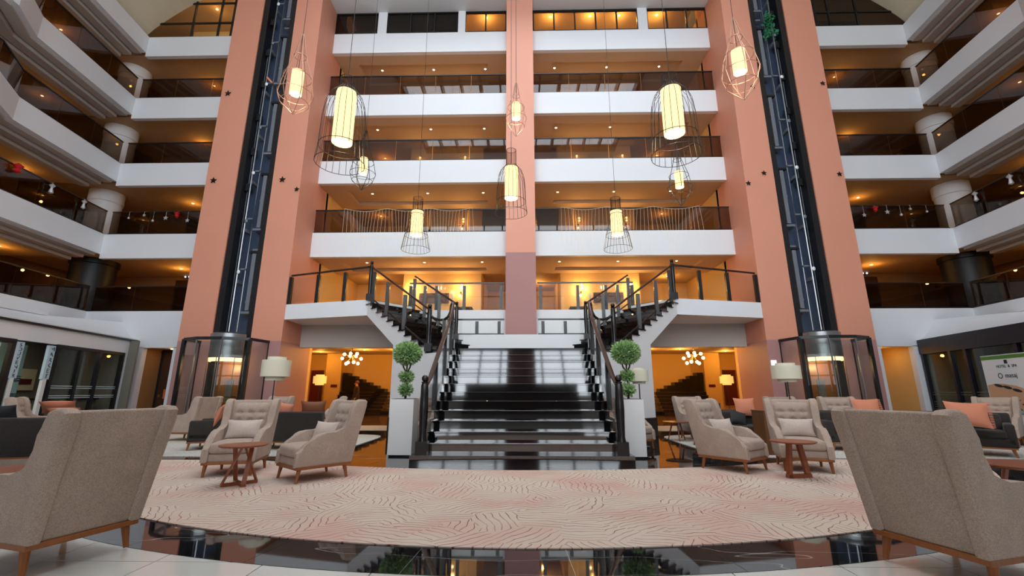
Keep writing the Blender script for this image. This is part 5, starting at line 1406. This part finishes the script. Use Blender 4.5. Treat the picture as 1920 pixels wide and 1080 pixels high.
# ================================================================== PERSON in the amber hall
def person(x, y, rz):
    J = {'pel': (0, 0, .95), 'waist': (0, 0, 1.12), 'chest': (0, .0, 1.34), 'neck': (0, -.01, 1.50), 'head': (0, -.03, 1.62), 'top': (0, -.02, 1.74),
         'shl': (-.19, 0, 1.42), 'ell': (-.25, .03, 1.14), 'wrl': (-.22, -.08, .92), 'hl': (-.21, -.11, .84),
         'shr': (.19, 0, 1.42), 'elr': (.25, .03, 1.14), 'wrr': (.22, -.10, .93), 'hr': (.20, -.14, .86),
         'hpl': (-.10, 0, .88), 'knl': (-.11, -.02, .49), 'anl': (-.11, .03, .09), 'tol': (-.12, -.13, .04),
         'hpr': (.10, 0, .88), 'knr': (.12, -.08, .49), 'anr': (.12, -.05, .09), 'tor': (.13, -.21, .04)}
    Rr = {'pel': .15, 'waist': .145, 'chest': .165, 'neck': .06, 'head': .095, 'top': .07, 'shl': .075, 'ell': .055, 'wrl': .042, 'hl': .04, 'shr': .075, 'elr': .055, 'wrr': .042, 'hr': .04,
          'hpl': .10, 'knl': .07, 'anl': .05, 'tol': .04, 'hpr': .10, 'knr': .07, 'anr': .05, 'tor': .04}
    E = [('pel', 'waist'), ('waist', 'chest'), ('chest', 'neck'), ('neck', 'head'), ('head', 'top'), ('chest', 'shl'), ('shl', 'ell'), ('ell', 'wrl'), ('wrl', 'hl'), ('chest', 'shr'), ('shr', 'elr'), ('elr', 'wrr'), ('wrr', 'hr'),
         ('pel', 'hpl'), ('hpl', 'knl'), ('knl', 'anl'), ('anl', 'tol'), ('pel', 'hpr'), ('hpr', 'knr'), ('knr', 'anr'), ('anr', 'tor')]
    # five fingers on each hand
    for sd, sg in (('l', -1), ('r', 1)):
        hx, hy, hz = J['h'+sd]
        for f, (dx, dy, ln) in enumerate(((-.03, 0, .075), (-.01, -.012, .085), (.01, -.012, .08), (.03, 0, .065))):
            a, b = 'f%s%da' % (sd, f), 'f%s%db' % (sd, f)
            J[a] = (hx+dx*.6, hy+dy-.01, hz-.05); J[b] = (hx+dx*.6, hy+dy-.03, hz-.05-ln*.6); Rr[a] = .010; Rr[b] = .008; E += [('h'+sd, a), (a, b)]
        J['t'+sd] = (hx-sg*.05, hy-.03, hz-.03); Rr['t'+sd] = .010; E.append(('h'+sd, 't'+sd))
    ks = list(J); me = bpy.data.meshes.new('person'); me.from_pydata([J[k] for k in ks], [(ks.index(a), ks.index(b)) for a, b in E], [])
    o = bpy.data.objects.new('person', me); COL.objects.link(o)
    m = o.modifiers.new('skin', 'SKIN'); sk = me.skin_vertices[0].data
    for i, k in enumerate(ks): sk[i].radius = (Rr[k], Rr[k]); sk[i].use_root = (k == 'pel')
    o.modifiers.new('sub', 'SUBSURF').levels = 1
    dg = bpy.context.evaluated_depsgraph_get(); dg.update()
    nm = bpy.data.meshes.new_from_object(o.evaluated_get(dg)); o.modifiers.clear(); o.data = nm
    for mm in ('coat', 'skin', 'trousers', 'black_trim'): nm.materials.append(M[mm])
    for p in nm.polygons:
        c = p.center; p.use_smooth = True
        p.material_index = 1 if c.z > 1.50 or (abs(c.x) > .15 and c.z < .92 and c.z > .7 and c.y < -.05) else (3 if c.z < .09 else (2 if c.z < .80 else 0))
    o.location = (x, y, 0); o.rotation_euler = (0, 0, rz)
    tag(o, 'person in a brown coat standing before the dark hall stairs', 'person')
    MB().sphere((0, .005, 1.675), .108, 14, 10, (.95, 1.0, .95)).build('hair', 'hair', o, smooth=True)
    MB().lathe([(.001, -.03), (.018, -.02), (.012, .01), (.001, .03)], 8, (0, -.125, 1.60)).build('nose', 'skin', o, smooth=True)
    for dx in (-.035, .035): MB().sphere((dx, -.11, 1.635), .011, 8, 6).build('eye', 'print_dark', o)
    MB().sphere((0, -.115, 1.565), .02, 8, 5, (1.2, .4, .3)).build('mouth', 'red_panel', o)
    # coat skirt
    MB().lathe([(.17, .72), (.185, .80), (.175, .95), (.16, 1.10)], 18).build('coat_hem', 'coat', o, smooth=True)
person(-8.35, 22.6, -0.9)
